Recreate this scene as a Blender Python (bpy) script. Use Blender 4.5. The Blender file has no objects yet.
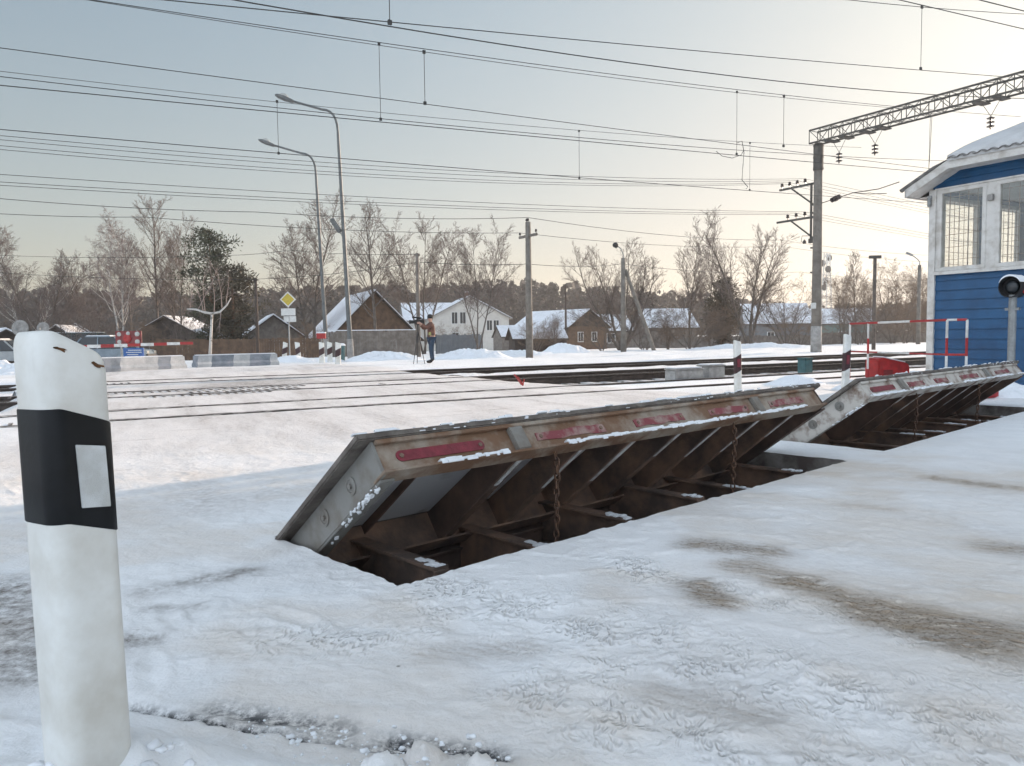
import bpy, bmesh, math, random
import numpy as np
from mathutils import Vector, Matrix, Euler
random.seed(7)
PI = math.pi
R = math.radians
scene = bpy.context.scene
COL = scene.collection

# ------------------------------------------------------------------ camera
F = 770.0
PITCH, ROLL, CAMZ = R(3.57), R(-0.7), 1.0
cam_d = bpy.data.cameras.new('camera')
cam = bpy.data.objects.new('camera', cam_d)
COL.objects.link(cam)
CM = Matrix.Rotation(PI/2 - PITCH, 3, 'X') @ Matrix.Rotation(ROLL, 3, 'Z')
cam.matrix_world = Matrix.Translation((0, 0, CAMZ)) @ CM.to_4x4()
cam_d.sensor_width = 36.0
cam_d.lens = F/1024*36.0
cam_d.clip_start = 0.05
cam_d.clip_end = 9000
scene.camera = cam

def ray(u, v):
    return CM @ Vector(((u-512)/F, -(v-383)/F, -1.0))
def at(u, v, Y):
    d = ray(u, v); k = Y/d.y
    return Vector((d.x*k, Y, CAMZ + d.z*k))
def gnd(u, v, z=0.0):
    d = ray(u, v); k = (z-CAMZ)/d.z
    return Vector((d.x*k, d.y*k, z))

# ------------------------------------------------------------------ frames
E = Vector((0.73, 0.684, 0)).normalized()      # along the barrier plates
N = Vector((-E.y, E.x, 0))
ET = Vector((0.858, 0.513, 0)).normalized()    # along the tracks
NT = Vector((-ET.y, ET.x, 0))
def ab(a, b, z=0): return E*a + N*b + Vector((0, 0, z))
def tn(t, n, z=0): return ET*t + NT*n + Vector((0, 0, z))
def ang(v): return math.atan2(v.y, v.x)

# ------------------------------------------------------------------ tagging
def tag(o, label=None, cat=None, group=None, kind=None):
    if label: o['label'] = label
    if cat: o['category'] = cat
    if group: o['group'] = group
    if kind: o['kind'] = kind
    return o
def thing(name, label, cat, loc=(0, 0, 0), rz=0, group=None):
    o = bpy.data.objects.new(name, None)
    o.empty_display_size = 0.2
    COL.objects.link(o)
    o.location = loc
    o.rotation_euler = (0, 0, rz)
    return tag(o, label, cat, group)
def copy_tree(o, parent=None):
    c = o.copy(); COL.objects.link(c)
    if parent is not None: c.parent = parent
    for ch in o.children: copy_tree(ch, c)
    return c

# ------------------------------------------------------------------ mesh builder
class MB:
    def __init__(s): s.v = []; s.f = []; s.m = []; s.mi = 0
    def add(s, vs, fs):
        b = len(s.v); s.v += [tuple(x) for x in vs]
        s.f += [tuple(i+b for i in f) for f in fs]; s.m += [s.mi]*len(fs)
    def box(s, c, d, rot=None):
        hx, hy, hz = d[0]/2, d[1]/2, d[2]/2
        pts = [Vector((x, y, z)) for x in (-hx, hx) for y in (-hy, hy) for z in (-hz, hz)]
        if rot is not None: pts = [rot @ p for p in pts]
        c = Vector(c)
        s.add([p+c for p in pts], [(0, 1, 3, 2), (4, 6, 7, 5), (0, 4, 5, 1), (2, 3, 7, 6), (0, 2, 6, 4), (1, 5, 7, 3)])
    def bar(s, a, b, w, h, up=(0, 0, 1)):
        a = Vector(a); b = Vector(b); x = (b-a); L = x.length; x.normalize()
        up = Vector(up)
        if abs(x.dot(up)) > .98: up = Vector((0, 1, 0))
        y = up.cross(x).normalized(); z = x.cross(y)
        rot = Matrix((x, y, z)).transposed()
        s.box((a+b)/2, (L, w, h), rot)
    def tube(s, pts, rad, n=6, caps=True):
        pts = [Vector(p) for p in pts]; k = len(pts)
        if not hasattr(rad, '__len__'): rad = [rad]*k
        b = len(s.v); ref = None
        for i, p in enumerate(pts):
            t = (pts[min(i+1, k-1)]-pts[max(i-1, 0)]).normalized()
            if ref is None:
                ref = Vector((0, 0, 1)) if abs(t.z) < .9 else Vector((1, 0, 0))
            x = ref.cross(t)
            if x.length < 1e-5: x = Vector((0, 1, 0)).cross(t)
            x.normalize(); y = t.cross(x); ref = t.cross(x).cross(t) if False else ref
            for j in range(n):
                a = 2*PI*j/n
                s.v.append(tuple(p + (x*math.cos(a)+y*math.sin(a))*rad[i]))
        for i in range(k-1):
            for j in range(n):
                j2 = (j+1) % n
                s.f.append((b+i*n+j, b+i*n+j2, b+(i+1)*n+j2, b+(i+1)*n+j)); s.m.append(s.mi)
        if caps:
            s.f.append(tuple(b+j for j in reversed(range(n)))); s.m.append(s.mi)
            s.f.append(tuple(b+(k-1)*n+j for j in range(n))); s.m.append(s.mi)
    def lathe(s, prof, n=16, c=(0, 0, 0), rot=None):
        b = len(s.v); c = Vector(c)
        for r, z in prof:
            for j in range(n):
                a = 2*PI*j/n
                p = Vector((r*math.cos(a), r*math.sin(a), z))
                if rot is not None: p = rot @ p
                s.v.append(tuple(p+c))
        for i in range(len(prof)-1):
            for j in range(n):
                j2 = (j+1) % n
                s.f.append((b+i*n+j, b+i*n+j2, b+(i+1)*n+j2, b+(i+1)*n+j)); s.m.append(s.mi)
        s.f.append(tuple(b+j for j in reversed(range(n)))); s.m.append(s.mi)
        q = b+(len(prof)-1)*n
        s.f.append(tuple(q+j for j in range(n))); s.m.append(s.mi)
    def prism(s, poly, y0, y1, rot=None, c=(0, 0, 0)):
        """polygon in XZ extruded along Y"""
        n = len(poly); c = Vector(c)
        pts = [Vector((x, y0, z)) for x, z in poly]+[Vector((x, y1, z)) for x, z in poly]
        if rot is not None: pts = [rot @ p for p in pts]
        fs = [tuple(range(n)), tuple(reversed(range(n, 2*n)))]
        fs += [(i, i+n, (i+1) % n+n, (i+1) % n) for i in range(n)]
        s.add([p+c for p in pts], fs)
    def quad(s, a, b, c, d): s.add([a, b, c, d], [(0, 1, 2, 3)])
    def build(s, name, mat, parent=None, smooth=False, bevel=0, fix=True):
        me = bpy.data.meshes.new(name)
        me.from_pydata(s.v, [], s.f)
        mats = mat if isinstance(mat, (list, tuple)) else [mat]
        for m in mats: me.materials.append(m)
        if len(mats) > 1: me.polygons.foreach_set('material_index', s.m)
        if fix and len(s.f) < 20000:
            bm = bmesh.new(); bm.from_mesh(me)
            bmesh.ops.recalc_face_normals(bm, faces=bm.faces)
            if bevel > 0:
                eds = [e for e in bm.edges if len(e.link_faces) == 2 and e.calc_face_angle(0) > .6]
                bmesh.ops.bevel(bm, geom=eds, offset=bevel, segments=2, affect='EDGES', clamp_overlap=True)
            bm.to_mesh(me); bm.free()
        if smooth:
            me.polygons.foreach_set('use_smooth', [True]*len(me.polygons))
        me.update()
        o = bpy.data.objects.new(name, me); COL.objects.link(o)
        if parent is not None: o.parent = parent
        return o

def np_mesh(name, V, Fq, mat, smooth=True, attrs=None, parent=None):
    me = bpy.data.meshes.new(name)
    V = np.asarray(V, dtype=np.float32); Fq = np.asarray(Fq, dtype=np.int32)
    k = Fq.shape[1]
    me.vertices.add(len(V)); me.vertices.foreach_set('co', V.ravel())
    me.loops.add(Fq.size); me.loops.foreach_set('vertex_index', Fq.ravel())
    me.polygons.add(len(Fq))
    me.polygons.foreach_set('loop_start', np.arange(0, Fq.size, k, dtype=np.int32))
    me.polygons.foreach_set('loop_total', np.full(len(Fq), k, dtype=np.int32))
    me.polygons.foreach_set('use_smooth', np.full(len(Fq), smooth, dtype=bool))
    me.update(calc_edges=True)
    for nm, arr in (attrs or {}).items():
        at_ = me.attributes.new(nm, 'FLOAT', 'POINT')
        at_.data.foreach_set('value', np.asarray(arr, dtype=np.float32).ravel())
    me.materials.append(mat)
    me.validate()
    o = bpy.data.objects.new(name, me); COL.objects.link(o)
    if parent is not None: o.parent = parent
    return o

# numpy noise
def _hash(ix, iy, seed):
    h = (ix*374761393 + iy*668265263 + seed*1442695041) & 0xFFFFFFFF
    h = ((h ^ (h >> 13))*1274126177) & 0xFFFFFFFF
    h = h ^ (h >> 16)
    return (h & 0xFFFFFF)/float(0xFFFFFF)
def vnoise(x, y, seed=0):
    x = np.asarray(x, dtype=np.float64); y = np.asarray(y, dtype=np.float64)
    ix = np.floor(x).astype(np.int64); iy = np.floor(y).astype(np.int64)
    fx = x-ix; fy = y-iy
    fx = fx*fx*fx*(fx*(fx*6-15)+10); fy = fy*fy*fy*(fy*(fy*6-15)+10)
    a = _hash(ix, iy, seed); b = _hash(ix+1, iy, seed); c = _hash(ix, iy+1, seed); d = _hash(ix+1, iy+1, seed)
    return (a*(1-fx)+b*fx)*(1-fy)+(c*(1-fx)+d*fx)*fy
def fbm(x, y, seed=0, octv=4, gain=.5):
    s = 0; amp = 1; tot = 0
    for i in range(octv):
        s = s+amp*vnoise(x*2**i, y*2**i, seed+i*17); tot += amp; amp *= gain
    return s/tot
def sstep(a, b, x):
    t = np.clip((x-a)/(b-a), 0, 1); return t*t*(3-2*t)

# ------------------------------------------------------------------ materials
def nt_mat(name):
    m = bpy.data.materials.new(name); m.use_nodes = True
    nt = m.node_tree
    return m, nt, nt.nodes['Principled BSDF']
def M(name, col, rough=.7, var=.25, scale=6, bump=.15, metal=0, col2=None, bscale=None, mask=(.4, .65), detail=6, coords='Object', spec=None, dist=.01):
    m, nt, P = nt_mat(name)
    tc = nt.nodes.new('ShaderNodeTexCoord')
    n = nt.nodes.new('ShaderNodeTexNoise'); n.inputs['Scale'].default_value = scale; n.inputs['Detail'].default_value = detail
    n.inputs['Roughness'].default_value = .62
    nt.links.new(tc.outputs[coords], n.inputs['Vector'])
    cr = nt.nodes.new('ShaderNodeValToRGB')
    c2 = col2 if col2 else tuple(c*(1-var) for c in col)
    cr.color_ramp.elements[0].position = mask[0]; cr.color_ramp.elements[1].position = mask[1]
    cr.color_ramp.elements[0].color = (*c2, 1); cr.color_ramp.elements[1].color = (*col, 1)
    nt.links.new(n.outputs['Fac'], cr.inputs['Fac'])
    nt.links.new(cr.outputs['Color'], P.inputs['Base Color'])
    P.inputs['Roughness'].default_value = rough; P.inputs['Metallic'].default_value = metal
    if spec is not None: P.inputs['Specular IOR Level'].default_value = spec
    if bump:
        n2 = nt.nodes.new('ShaderNodeTexNoise'); n2.inputs['Scale'].default_value = bscale or scale*4; n2.inputs['Detail'].default_value = 5
        nt.links.new(tc.outputs[coords], n2.inputs['Vector'])
        b = nt.nodes.new('ShaderNodeBump'); b.inputs['Strength'].default_value = bump; b.inputs['Distance'].default_value = dist
        nt.links.new(n2.outputs['Fac'], b.inputs['Height']); nt.links.new(b.outputs['Normal'], P.inputs['Normal'])
    return m

MT = {}
MT['snow'] = M('snow', (.80, .82, .85), .75, var=.06, scale=3, bump=.5, bscale=14, dist=.03)
MT['roofsnow'] = M('roof_snow', (.78, .80, .84), .8, var=.12, scale=1.2, bump=.4, bscale=6, dist=.03)
MT['dirtysnow'] = M('dirty_snow', (.72, .73, .75), .8, col2=(.38, .36, .34), scale=9, bump=.8, bscale=30, dist=.02)
MT['whitepl'] = M('white_plastic', (.72, .725, .70), .42, col2=(.55, .53, .48), mask=(.32, .60), detail=9, scale=5, bump=.06, bscale=60, dist=.004)
MT['whitepaint'] = M('white_paint', (.70, .70, .68), .55, col2=(.52, .50, .47), scale=5, bump=.1)
MT['blackpl'] = M('black_plastic', (.009, .0095, .011), .5, var=.3, scale=20, bump=.04, spec=.22)
MT['reflwhite'] = M('white_reflector', (.60, .62, .63), .3, col2=(.47, .48, .47), scale=16, bump=.5, bscale=420, dist=.002)
MT['rust'] = M('rust', (.27, .165, .115), .85, col2=(.105, .078, .065), scale=3.2, detail=9, bump=.5, bscale=40)
MT['darkrust'] = M('dark_rust', (.17, .105, .078), .85, col2=(.075, .056, .048), scale=2.8, detail=9, bump=.5, bscale=40)
MT['ruststain'] = M('rust_stain', (.16, .065, .02), .8, col2=(.05, .025, .012), scale=60, bump=.2)
MT['tanrust'] = M('tan_rusty_paint', (.31, .265, .215), .75, col2=(.17, .095, .055), scale=3.4, bump=.35, bscale=40, mask=(.44, .60), detail=9)
MT['whiterust'] = M('white_worn_paint', (.50, .47, .43), .75, col2=(.15, .09, .06), scale=6, bump=.35, bscale=40, mask=(.36, .52))
MT['greysteel'] = M('grey_steel', (.22, .215, .20), .6, col2=(.13, .10, .075), scale=4, bump=.2, bscale=30, mask=(.3, .55))
MT['greypanel'] = M('grey_panel', (.50, .51, .53), .7, col2=(.22, .18, .15), scale=3, bump=.2, mask=(.22, .45))
MT['deckedge'] = M('deck_edge', (.17, .15, .13), .7, col2=(.085, .07, .06), scale=10, bump=.5, bscale=50)
MT['redrefl'] = M('red_reflector', (.24, .028, .045), .5, col2=(.15, .02, .03), scale=18, bump=.2)
MT['redfade'] = M('faded_red', (.21, .045, .055), .65, col2=(.30, .21, .185), scale=9, bump=.2, mask=(.40, .54), detail=9)
MT['red'] = M('red_paint', (.42, .025, .025), .5, var=.35, scale=8, bump=.1)
MT['steel'] = M('galvanised_steel', (.30, .31, .31), .5, var=.25, scale=10, bump=.1, metal=.3)
MT['rail'] = M('rail_steel', (.075, .055, .045), .6, col2=(.04, .028, .022), scale=8, bump=.2)
MT['railtop'] = M('rail_running_face', (.32, .30, .28), .35, var=.3, scale=8, bump=.05, metal=.7)
MT['groove'] = M('dark_groove', (.07, .055, .045), .8, col2=(.62, .58, .55), scale=4, bump=.3, mask=(.42, .53))
MT['rubber'] = M('rubber_deck', (.045, .04, .038), .8, col2=(.45, .43, .41), scale=2.6, bump=.4, mask=(.4, .5))
MT['ballast'] = M('ballast', (.09, .078, .07), .95, col2=(.03, .027, .025), scale=16, bump=1, bscale=22, dist=.06)
MT['sleeper'] = M('sleeper', (.62, .62, .63), .85, col2=(.14, .13, .12), scale=3, bump=.5, mask=(.40, .52))
MT['concrete'] = M('concrete', (.36, .35, .33), .85, col2=(.24, .23, .22), scale=5, bump=.3)
MT['mastconc'] = M('mast_concrete', (.20, .185, .16), .85, col2=(.13, .115, .10), scale=3, bump=.3)
MT['wire'] = M('wire', (.035, .036, .036), .6, var=.2, scale=2, bump=0)
MT['truss'] = M('truss_steel', (.095, .09, .08), .7, var=.4, scale=3, bump=.1)
MT['insul'] = M('insulator', (.04, .03, .028), .3, var=.3, scale=9, bump=0)
MT['blue'] = M('blue_siding', (.012, .078, .185), .45, col2=(.008, .052, .13), scale=2.2, bump=.12, bscale=9, detail=9, mask=(.34, .6))
MT['trim'] = M('white_trim', (.60, .585, .555), .5, col2=(.42, .39, .35), scale=5, bump=.12, detail=9, mask=(.34, .55))
MT['interior'] = M('interior_wall', (.58, .62, .62), .8, var=.15, scale=3, bump=.05)
MT['slate'] = M('slate', (.24, .235, .225), .85, col2=(.14, .135, .13), scale=6, bump=.3)
MT['lampsteel'] = M('lamp_post_steel', (.135, .145, .145), .55, var=.25, scale=6, bump=.1, metal=.2)
MT['cabinsnow_shaded'] = M('cabin_roof_snow_shaded', (.60, .60, .60), .85, var=.2, scale=2.2, bump=.4, bscale=9, dist=.02)  # greyer copy of the roof snow: shade on the cabin roof put into colour
MT['black'] = M('black_metal', (.016, .016, .017), .5, var=.3, scale=20, bump=.1)
MT['teal'] = M('teal_paint', (.05, .13, .14), .6, var=.3, scale=8, bump=.1)
MT['stripegrey'] = M('blue_grey_paint', (.15, .175, .205), .8, col2=(.24, .26, .29), scale=3.5, bump=.3)
MT['stripewhite'] = M('white_block_paint', (.50, .50, .50), .8, col2=(.36, .37, .38), scale=3.5, bump=.3)
MT['brownlog'] = M('brown_boards', (.17, .105, .065), .85, col2=(.095, .06, .04), scale=2.5, bump=.4)
MT['darkwood'] = M('dark_boards', (.075, .055, .043), .9, col2=(.045, .035, .03), scale=3, bump=.4)
MT['greywood'] = M('grey_boards', (.21, .185, .16), .9, col2=(.13, .11, .095), scale=3, bump=.4)
MT['fencegrey'] = M('grey_fence_sheet', (.15, .16, .17), .7, var=.2, scale=3, bump=.2)
MT['cream'] = M('pale_render', (.56, .54, .50), .85, var=.12, scale=1.5, bump=.2)
MT['brick'] = M('red_brown_brick', (.22, .13, .10), .9, var=.3, scale=8, bump=.3)
MT['greenwall'] = M('green_wall', (.13, .20, .19), .8, var=.2, scale=3, bump=.1)
MT['glassdark'] = M('dark_glass', (.03, .035, .04), .12, var=.2, scale=2, bump=0)
MT['chain'] = M('rusty_chain', (.15, .075, .04), .8, col2=(.07, .04, .028), scale=40, bump=.3)
MT['birchbark'] = M('pale_bark', (.47, .45, .42), .9, col2=(.16, .145, .13), scale=5, bump=.3, mask=(.36, .46))
MT['bark'] = M('grey_brown_bark', (.15, .125, .105), .9, col2=(.09, .075, .065), scale=4, bump=.3)
MT['pinebark'] = M('pine_bark', (.20, .115, .07), .9, col2=(.10, .065, .045), scale=4, bump=.4)
MT['twig'] = M('twigs', (.19, .15, .13), .9, var=.3, scale=1.5, bump=0)
MT['twigpale'] = M('pale_twigs', (.27, .215, .195), .9, var=.3, scale=1.5, bump=0)
MT['twigwarm'] = M('warm_twigs', (.21, .145, .10), .9, var=.3, scale=1.5, bump=0)
MT['needle'] = M('pine_needles', (.095, .100, .058), .8, col2=(.045, .047, .030), scale=1.2, bump=0)
MT['needlebrown'] = M('pine_needles_dull', (.125, .098, .062), .8, col2=(.052, .046, .032), scale=1.0, bump=0)
MT['forest'] = M('forest_needles', (.075, .060, .047), .9, col2=(.042, .034, .029), scale=.09, bump=0)
MT['skin'] = M('skin', (.48, .29, .22), .6, var=.1, scale=9, bump=0)
MT['jacket'] = M('rust_jacket', (.19, .085, .055), .8, col2=(.10, .05, .04), scale=5, bump=.3)
MT['jeans'] = M('jeans', (.035, .06, .10), .9, var=.3, scale=12, bump=.2)
MT['cloth'] = M('dark_cloth', (.02, .019, .02), .85, var=.3, scale=12, bump=.2)
MT['bagyellow'] = M('yellow_patch', (.40, .38, .14), .6, var=.2, scale=12, bump=.1)
MT['yellow'] = M('yellow_sign', (.52, .40, .05), .5, var=.15, scale=12, bump=0)
MT['signwhite'] = M('sign_white', (.6, .6, .58), .5, var=.15, scale=9, bump=0)
MT['signblue'] = M('sign_blue', (.025, .10, .30), .5, var=.2, scale=9, bump=0)
MT['signred'] = M('sign_dark_red', (.22, .03, .03), .5, var=.4, scale=6, bump=0)
MT['carsilver'] = M('silver_car', (.36, .38, .39), .3, var=.2, scale=3, bump=0, metal=.4)
MT['cardark'] = M('dark_car', (.035, .04, .05), .3, var=.3, scale=3, bump=0)
MT['carblue'] = M('bluegrey_car', (.20, .25, .29), .35, var=.25, scale=3, bump=0)
MT['vangreen'] = M('green_van', (.04, .085, .075), .4, var=.25, scale=3, bump=0)
MT['tyre'] = M('tyre', (.02, .02, .02), .9, var=.3, scale=20, bump=.2)
MT['lamp_lens'] = M('lamp_lens', (.45, .45, .42), .2, var=.2, scale=20, bump=0)

def glass_mat():
    m, nt, P = nt_mat('window_glass')
    out = nt.nodes['Material Output']
    tr = nt.nodes.new('ShaderNodeBsdfTransparent'); tr.inputs['Color'].default_value = (.96, .96, .94, 1)
    gl = nt.nodes.new('ShaderNodeBsdfGlossy'); gl.inputs['Roughness'].default_value = .03
    fr = nt.nodes.new('ShaderNodeFresnel'); fr.inputs['IOR'].default_value = 1.5
    mx = nt.nodes.new('ShaderNodeMixShader'); mx.inputs[0].default_value = .09
    nt.nodes.remove(fr); nt.links.new(tr.outputs[0], mx.inputs[1]); nt.links.new(gl.outputs[0], mx.inputs[2])
    nt.links.new(mx.outputs[0], out.inputs['Surface']); nt.nodes.remove(P)
    return m
MT['glass'] = glass_mat()

def ground_mat():
    m, nt, P = nt_mat('snow_ground')
    L = nt.links.new
    tc = nt.nodes.new('ShaderNodeTexCoord')
    def noise(scale, detail=6, vec=None, rough=.6):
        n = nt.nodes.new('ShaderNodeTexNoise'); n.inputs['Scale'].default_value = scale
        n.inputs['Detail'].default_value = detail; n.inputs['Roughness'].default_value = rough
        L(vec or tc.outputs['Object'], n.inputs['Vector']); return n.outputs['Fac']
    def ramp(fac, p0, p1, c0=(0, 0, 0), c1=(1, 1, 1)):
        r = nt.nodes.new('ShaderNodeValToRGB'); e = r.color_ramp.elements
        e[0].position = p0; e[1].position = p1; e[0].color = (*c0, 1); e[1].color = (*c1, 1)
        L(fac, r.inputs['Fac']); return r.outputs['Color']
    def math_(op, a, b=None, clamp=False):
        n = nt.nodes.new('ShaderNodeMath'); n.operation = op; n.use_clamp = clamp
        for i, x in enumerate((a, b)):
            if x is None: continue
            if isinstance(x, (int, float)): n.inputs[i].default_value = x
            else: L(x, n.inputs[i])
        return n.outputs[0]
    def attr(nm):
        a = nt.nodes.new('ShaderNodeAttribute'); a.attribute_name = nm; return a.outputs['Fac']
    def mix(fac, a, b):
        n = nt.nodes.new('ShaderNodeMix'); n.data_type = 'RGBA'
        L(fac, n.inputs[0])
        for sck, x in ((n.inputs[6], a), (n.inputs[7], b)):
            if isinstance(x, tuple): sck.default_value = (*x, 1)
            else: L(x, sck)
        return n.outputs[2]
    # vector stretched along the driving direction
    mp = nt.nodes.new('ShaderNodeMapping'); mp.vector_type = 'TEXTURE'
    mp.inputs['Rotation'].default_value = (0, 0, ang(NT) - .12)
    mp.inputs['Scale'].default_value = (6, 1, 1)
    L(tc.outputs['Object'], mp.inputs['Vector'])
    stre = mp.outputs['Vector']
    mp2 = nt.nodes.new('ShaderNodeMapping'); mp2.vector_type = 'TEXTURE'
    mp2.inputs['Rotation'].default_value = (0, 0, ang(ET) + .1)
    mp2.inputs['Scale'].default_value = (5, 1, 1)
    L(tc.outputs['Object'], mp2.inputs['Vector'])
    stre2 = mp2.outputs['Vector']
    mp4 = nt.nodes.new('ShaderNodeMapping'); mp4.vector_type = 'TEXTURE'; mp4.inputs['Rotation'].default_value = (0, 0, -.32); mp4.inputs['Scale'].default_value = (3.0, 1, 1)
    L(tc.outputs['Object'], mp4.inputs['Vector']); stre3 = mp4.outputs['Vector']
    fine = noise(38, 8)
    mid = noise(5, 6)
    big = noise(.9, 5)
    snow = mix(ramp(mid, .35, .7), (.79, .80, .81), (.875, .88, .888))
    snow = mix(math_('MULTIPLY', ramp(big, .42, .68), .35), snow, (.72, .705, .685))
    # packed road snow with tyre grime
    road = attr('road')
    g1 = ramp(noise(1.6, 8, stre, .68), .45, .70)
    g2 = ramp(noise(2.4, 7, stre2, .7), .56, .70)
    grime = math_('MULTIPLY', road, math_('MAXIMUM', math_('MULTIPLY', g1, .75), math_('MULTIPLY', g2, .95)))
    grime = math_('MULTIPLY', grime, ramp(noise(22, 6), .33, .6))
    snow = mix(math_('MULTIPLY', road, .62), snow, (.66, .61, .575))
    col = mix(grime, snow, (.25, .205, .175))
    # brown dirt
    d = attr('dirt')
    dn = math_('MULTIPLY', d, ramp(noise(34, 11, stre3, .80), .43, .57), True)
    dn = math_('ADD', math_('MULTIPLY', dn, .62), math_('MULTIPLY', d, .10), True)
    tn_ = math_('MULTIPLY', attr('tan'), ramp(noise(3.2, 9, stre3, .7), .26, .60), True)
    tn_ = math_('MULTIPLY', tn_, 1.35, True)
    col = mix(tn_, col, (.60, .50, .395))
    col = mix(dn, col, (.34, .235, .145))
    gr = math_('MULTIPLY', math_('MULTIPLY', d, ramp(noise(70, 6, None, .7), .52, .60)), .75, True)
    col = mix(gr, col, (.19, .14, .095))
    # bare dark asphalt
    b = attr('bare')
    bn = math_('MULTIPLY', b, ramp(noise(13, 11, None, .78), .36, .64), True)
    col = mix(bn, col, (.115, .092, .075))
    an_ = math_('MULTIPLY', attr('asph'), ramp(noise(34, 10, None, .75), .38, .56), True)
    an_ = math_('MULTIPLY', an_, 1.25, True)
    col = mix(an_, col, (.045, .046, .05))
    # specks
    sp = nt.nodes.new('ShaderNodeTexVoronoi'); sp.inputs['Scale'].default_value = 5.5
    L(tc.outputs['Object'], sp.inputs['Vector'])
    spk = math_('LESS_THAN', sp.outputs['Distance'], .04)
    spk = math_('MULTIPLY', spk, ramp(noise(1.7, 3), .5, .6))
    col = mix(math_('MULTIPLY', spk, .8), col, (.16, .14, .125))
    L(col, P.inputs['Base Color'])
    P.inputs['Roughness'].default_value = .72
    P.inputs['Specular IOR Level'].default_value = .35
    # bump
    tr = attr('tread')
    vo = nt.nodes.new('ShaderNodeTexVoronoi'); vo.feature = 'SMOOTH_F1'; vo.inputs['Scale'].default_value = 56; vo.inputs['Smoothness'].default_value = .15
    mp3 = nt.nodes.new('ShaderNodeMapping'); mp3.vector_type = 'TEXTURE'; mp3.inputs['Rotation'].default_value = (0, 0, ang(E)+.5); mp3.inputs['Scale'].default_value = (1.9, 1, 1)
    wn_ = nt.nodes.new('ShaderNodeTexNoise'); wn_.inputs['Scale'].default_value = 7; L(tc.outputs['Object'], wn_.inputs['Vector'])
    wa = nt.nodes.new('ShaderNodeVectorMath'); wa.operation = 'MULTIPLY_ADD'; wa.inputs[1].default_value = (.09, .09, .0); L(wn_.outputs['Color'], wa.inputs[0]); L(tc.outputs['Object'], wa.inputs[2])
    L(wa.outputs[0], mp3.inputs['Vector']); L(mp3.outputs[0], vo.inputs['Vector'])
    trd = math_('MULTIPLY', math_('MULTIPLY', math_('MULTIPLY', tr, 1.5), ramp(noise(4.5, 3), .42, .6)), ramp(vo.outputs['Distance'], .15, .55))
    h = math_('ADD', math_('MULTIPLY', noise(9, 8, None, .62), .55), math_('MULTIPLY', fine, .30))
    h = math_('ADD', h, math_('MULTIPLY', trd, .50))
    h = math_('SUBTRACT', h, math_('MULTIPLY', dn, .6))
    bp = nt.nodes.new('ShaderNodeBump'); bp.inputs['Strength'].default_value = .75; bp.inputs['Distance'].default_value = .028
    L(h, bp.inputs['Height']); L(bp.outputs['Normal'], P.inputs['Normal'])
    return m
MT['ground'] = ground_mat()

# ------------------------------------------------------------------ ground sheet
P1 = gnd(275, 538); P2 = gnd(400, 585); P3 = gnd(845, 462)
B_H = N.dot(P1); A_L = E.dot(P1)          # hinge line and left end of the first plate
B_N = (N.dot(P2)+N.dot(P3))/2             # near edge of the pits
PIT1 = (A_L+.01, E.dot(P3)+.06, B_N, B_H+.03)
PIT2 = (A_L+4.88, A_L+9.75, B_N+.02, B_H+.03)

def axis(lo, f0, f1, hi, fine, must, slope=.02, grow=1.16, mid=32):
    pos = list(np.arange(f0, f1+fine/2, fine))
    p = pos[-1]; st = fine
    while p < hi:
        if p-f1 < mid: st = fine+slope*(p-f1)
        else: st *= grow
        p += st; pos.append(p)
    p = f0; st = fine
    neg = []
    while p > lo:
        st = max(fine+.10*(f0-p), fine) if f0-p < 25 else st*1.25
        p -= st; neg.append(p)
    ax = np.array(neg[::-1]+pos)
    for mv in must:
        i = int(np.argmin(abs(ax-mv))); ax[i] = mv
    return ax
AX = axis(-1500, -.45, 4.0, 2000, .0135, [PIT1[0], PIT1[1], PIT2[0], PIT2[1]])
BX = axis(-1500, .1, 3.7, 2000, .0135, [PIT1[2], PIT1[3]])
GA, GB = np.meshgrid(AX, BX, indexing='ij')
GX = GA*E.x+GB*N.x; GY = GA*E.y+GB*N.y
GT = GX*ET.x+GY*ET.y; GN = GX*NT.x+GY*NT.y
DIST = np.hypot(GX, GY)
T_L, T_R = -.75, 8.9           # sides of the level crossing, along the tracks

def ground_height(X, Y):
    T = X*ET.x+Y*ET.y; Nn = X*NT.x+Y*NT.y
    D = np.hypot(X, Y)
    wob = (fbm(X*.7, Y*.7, 5, 3)-.5)*.5
    out = np.maximum(sstep(T_R-.3, T_R+.5, T+wob), sstep(-T_L-.3, -T_L+.5, -T+wob))
    trench = sstep(12.4, 14.0, Nn+wob*.4)*(1-sstep(21.4, 22.4, Nn+wob))*out
    z = -.30*trench
    t1 = sstep(9.8, 10.6, Nn+wob)*(1-sstep(12.4, 13.0, Nn))*out
    z -= .02*t1
    z -= .018*np.clip(Nn-31, 0, 110)
    z += (fbm(X*.22, Y*.22, 2, 3)-.5)*.10*sstep(5, 16, D)*(1-sstep(9, 10, Nn)*(1-sstep(22, 23, Nn)))
    z += (fbm(X*.8, Y*.8, 9, 4)-.5)*.22*sstep(22.5, 25, Nn)*sstep(8, 15, T)   # drifts beyond the tracks
    z += (fbm(X*2.2, Y*2.2, 3, 4)-.5)*.012
    return z
Z = ground_height(GX, GY)
near = 1-sstep(5, 9, DIST)
Z += near*(fbm(GX*7, GY*7, 11, 4)-.5)*.008
# ridged crumbly snow lines
rg = 1-abs(2*fbm(GX*3.1+GY*.7, GY*3.3, 31, 4)-1)
Z += near*sstep(.80, .97, rg)*.006
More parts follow.
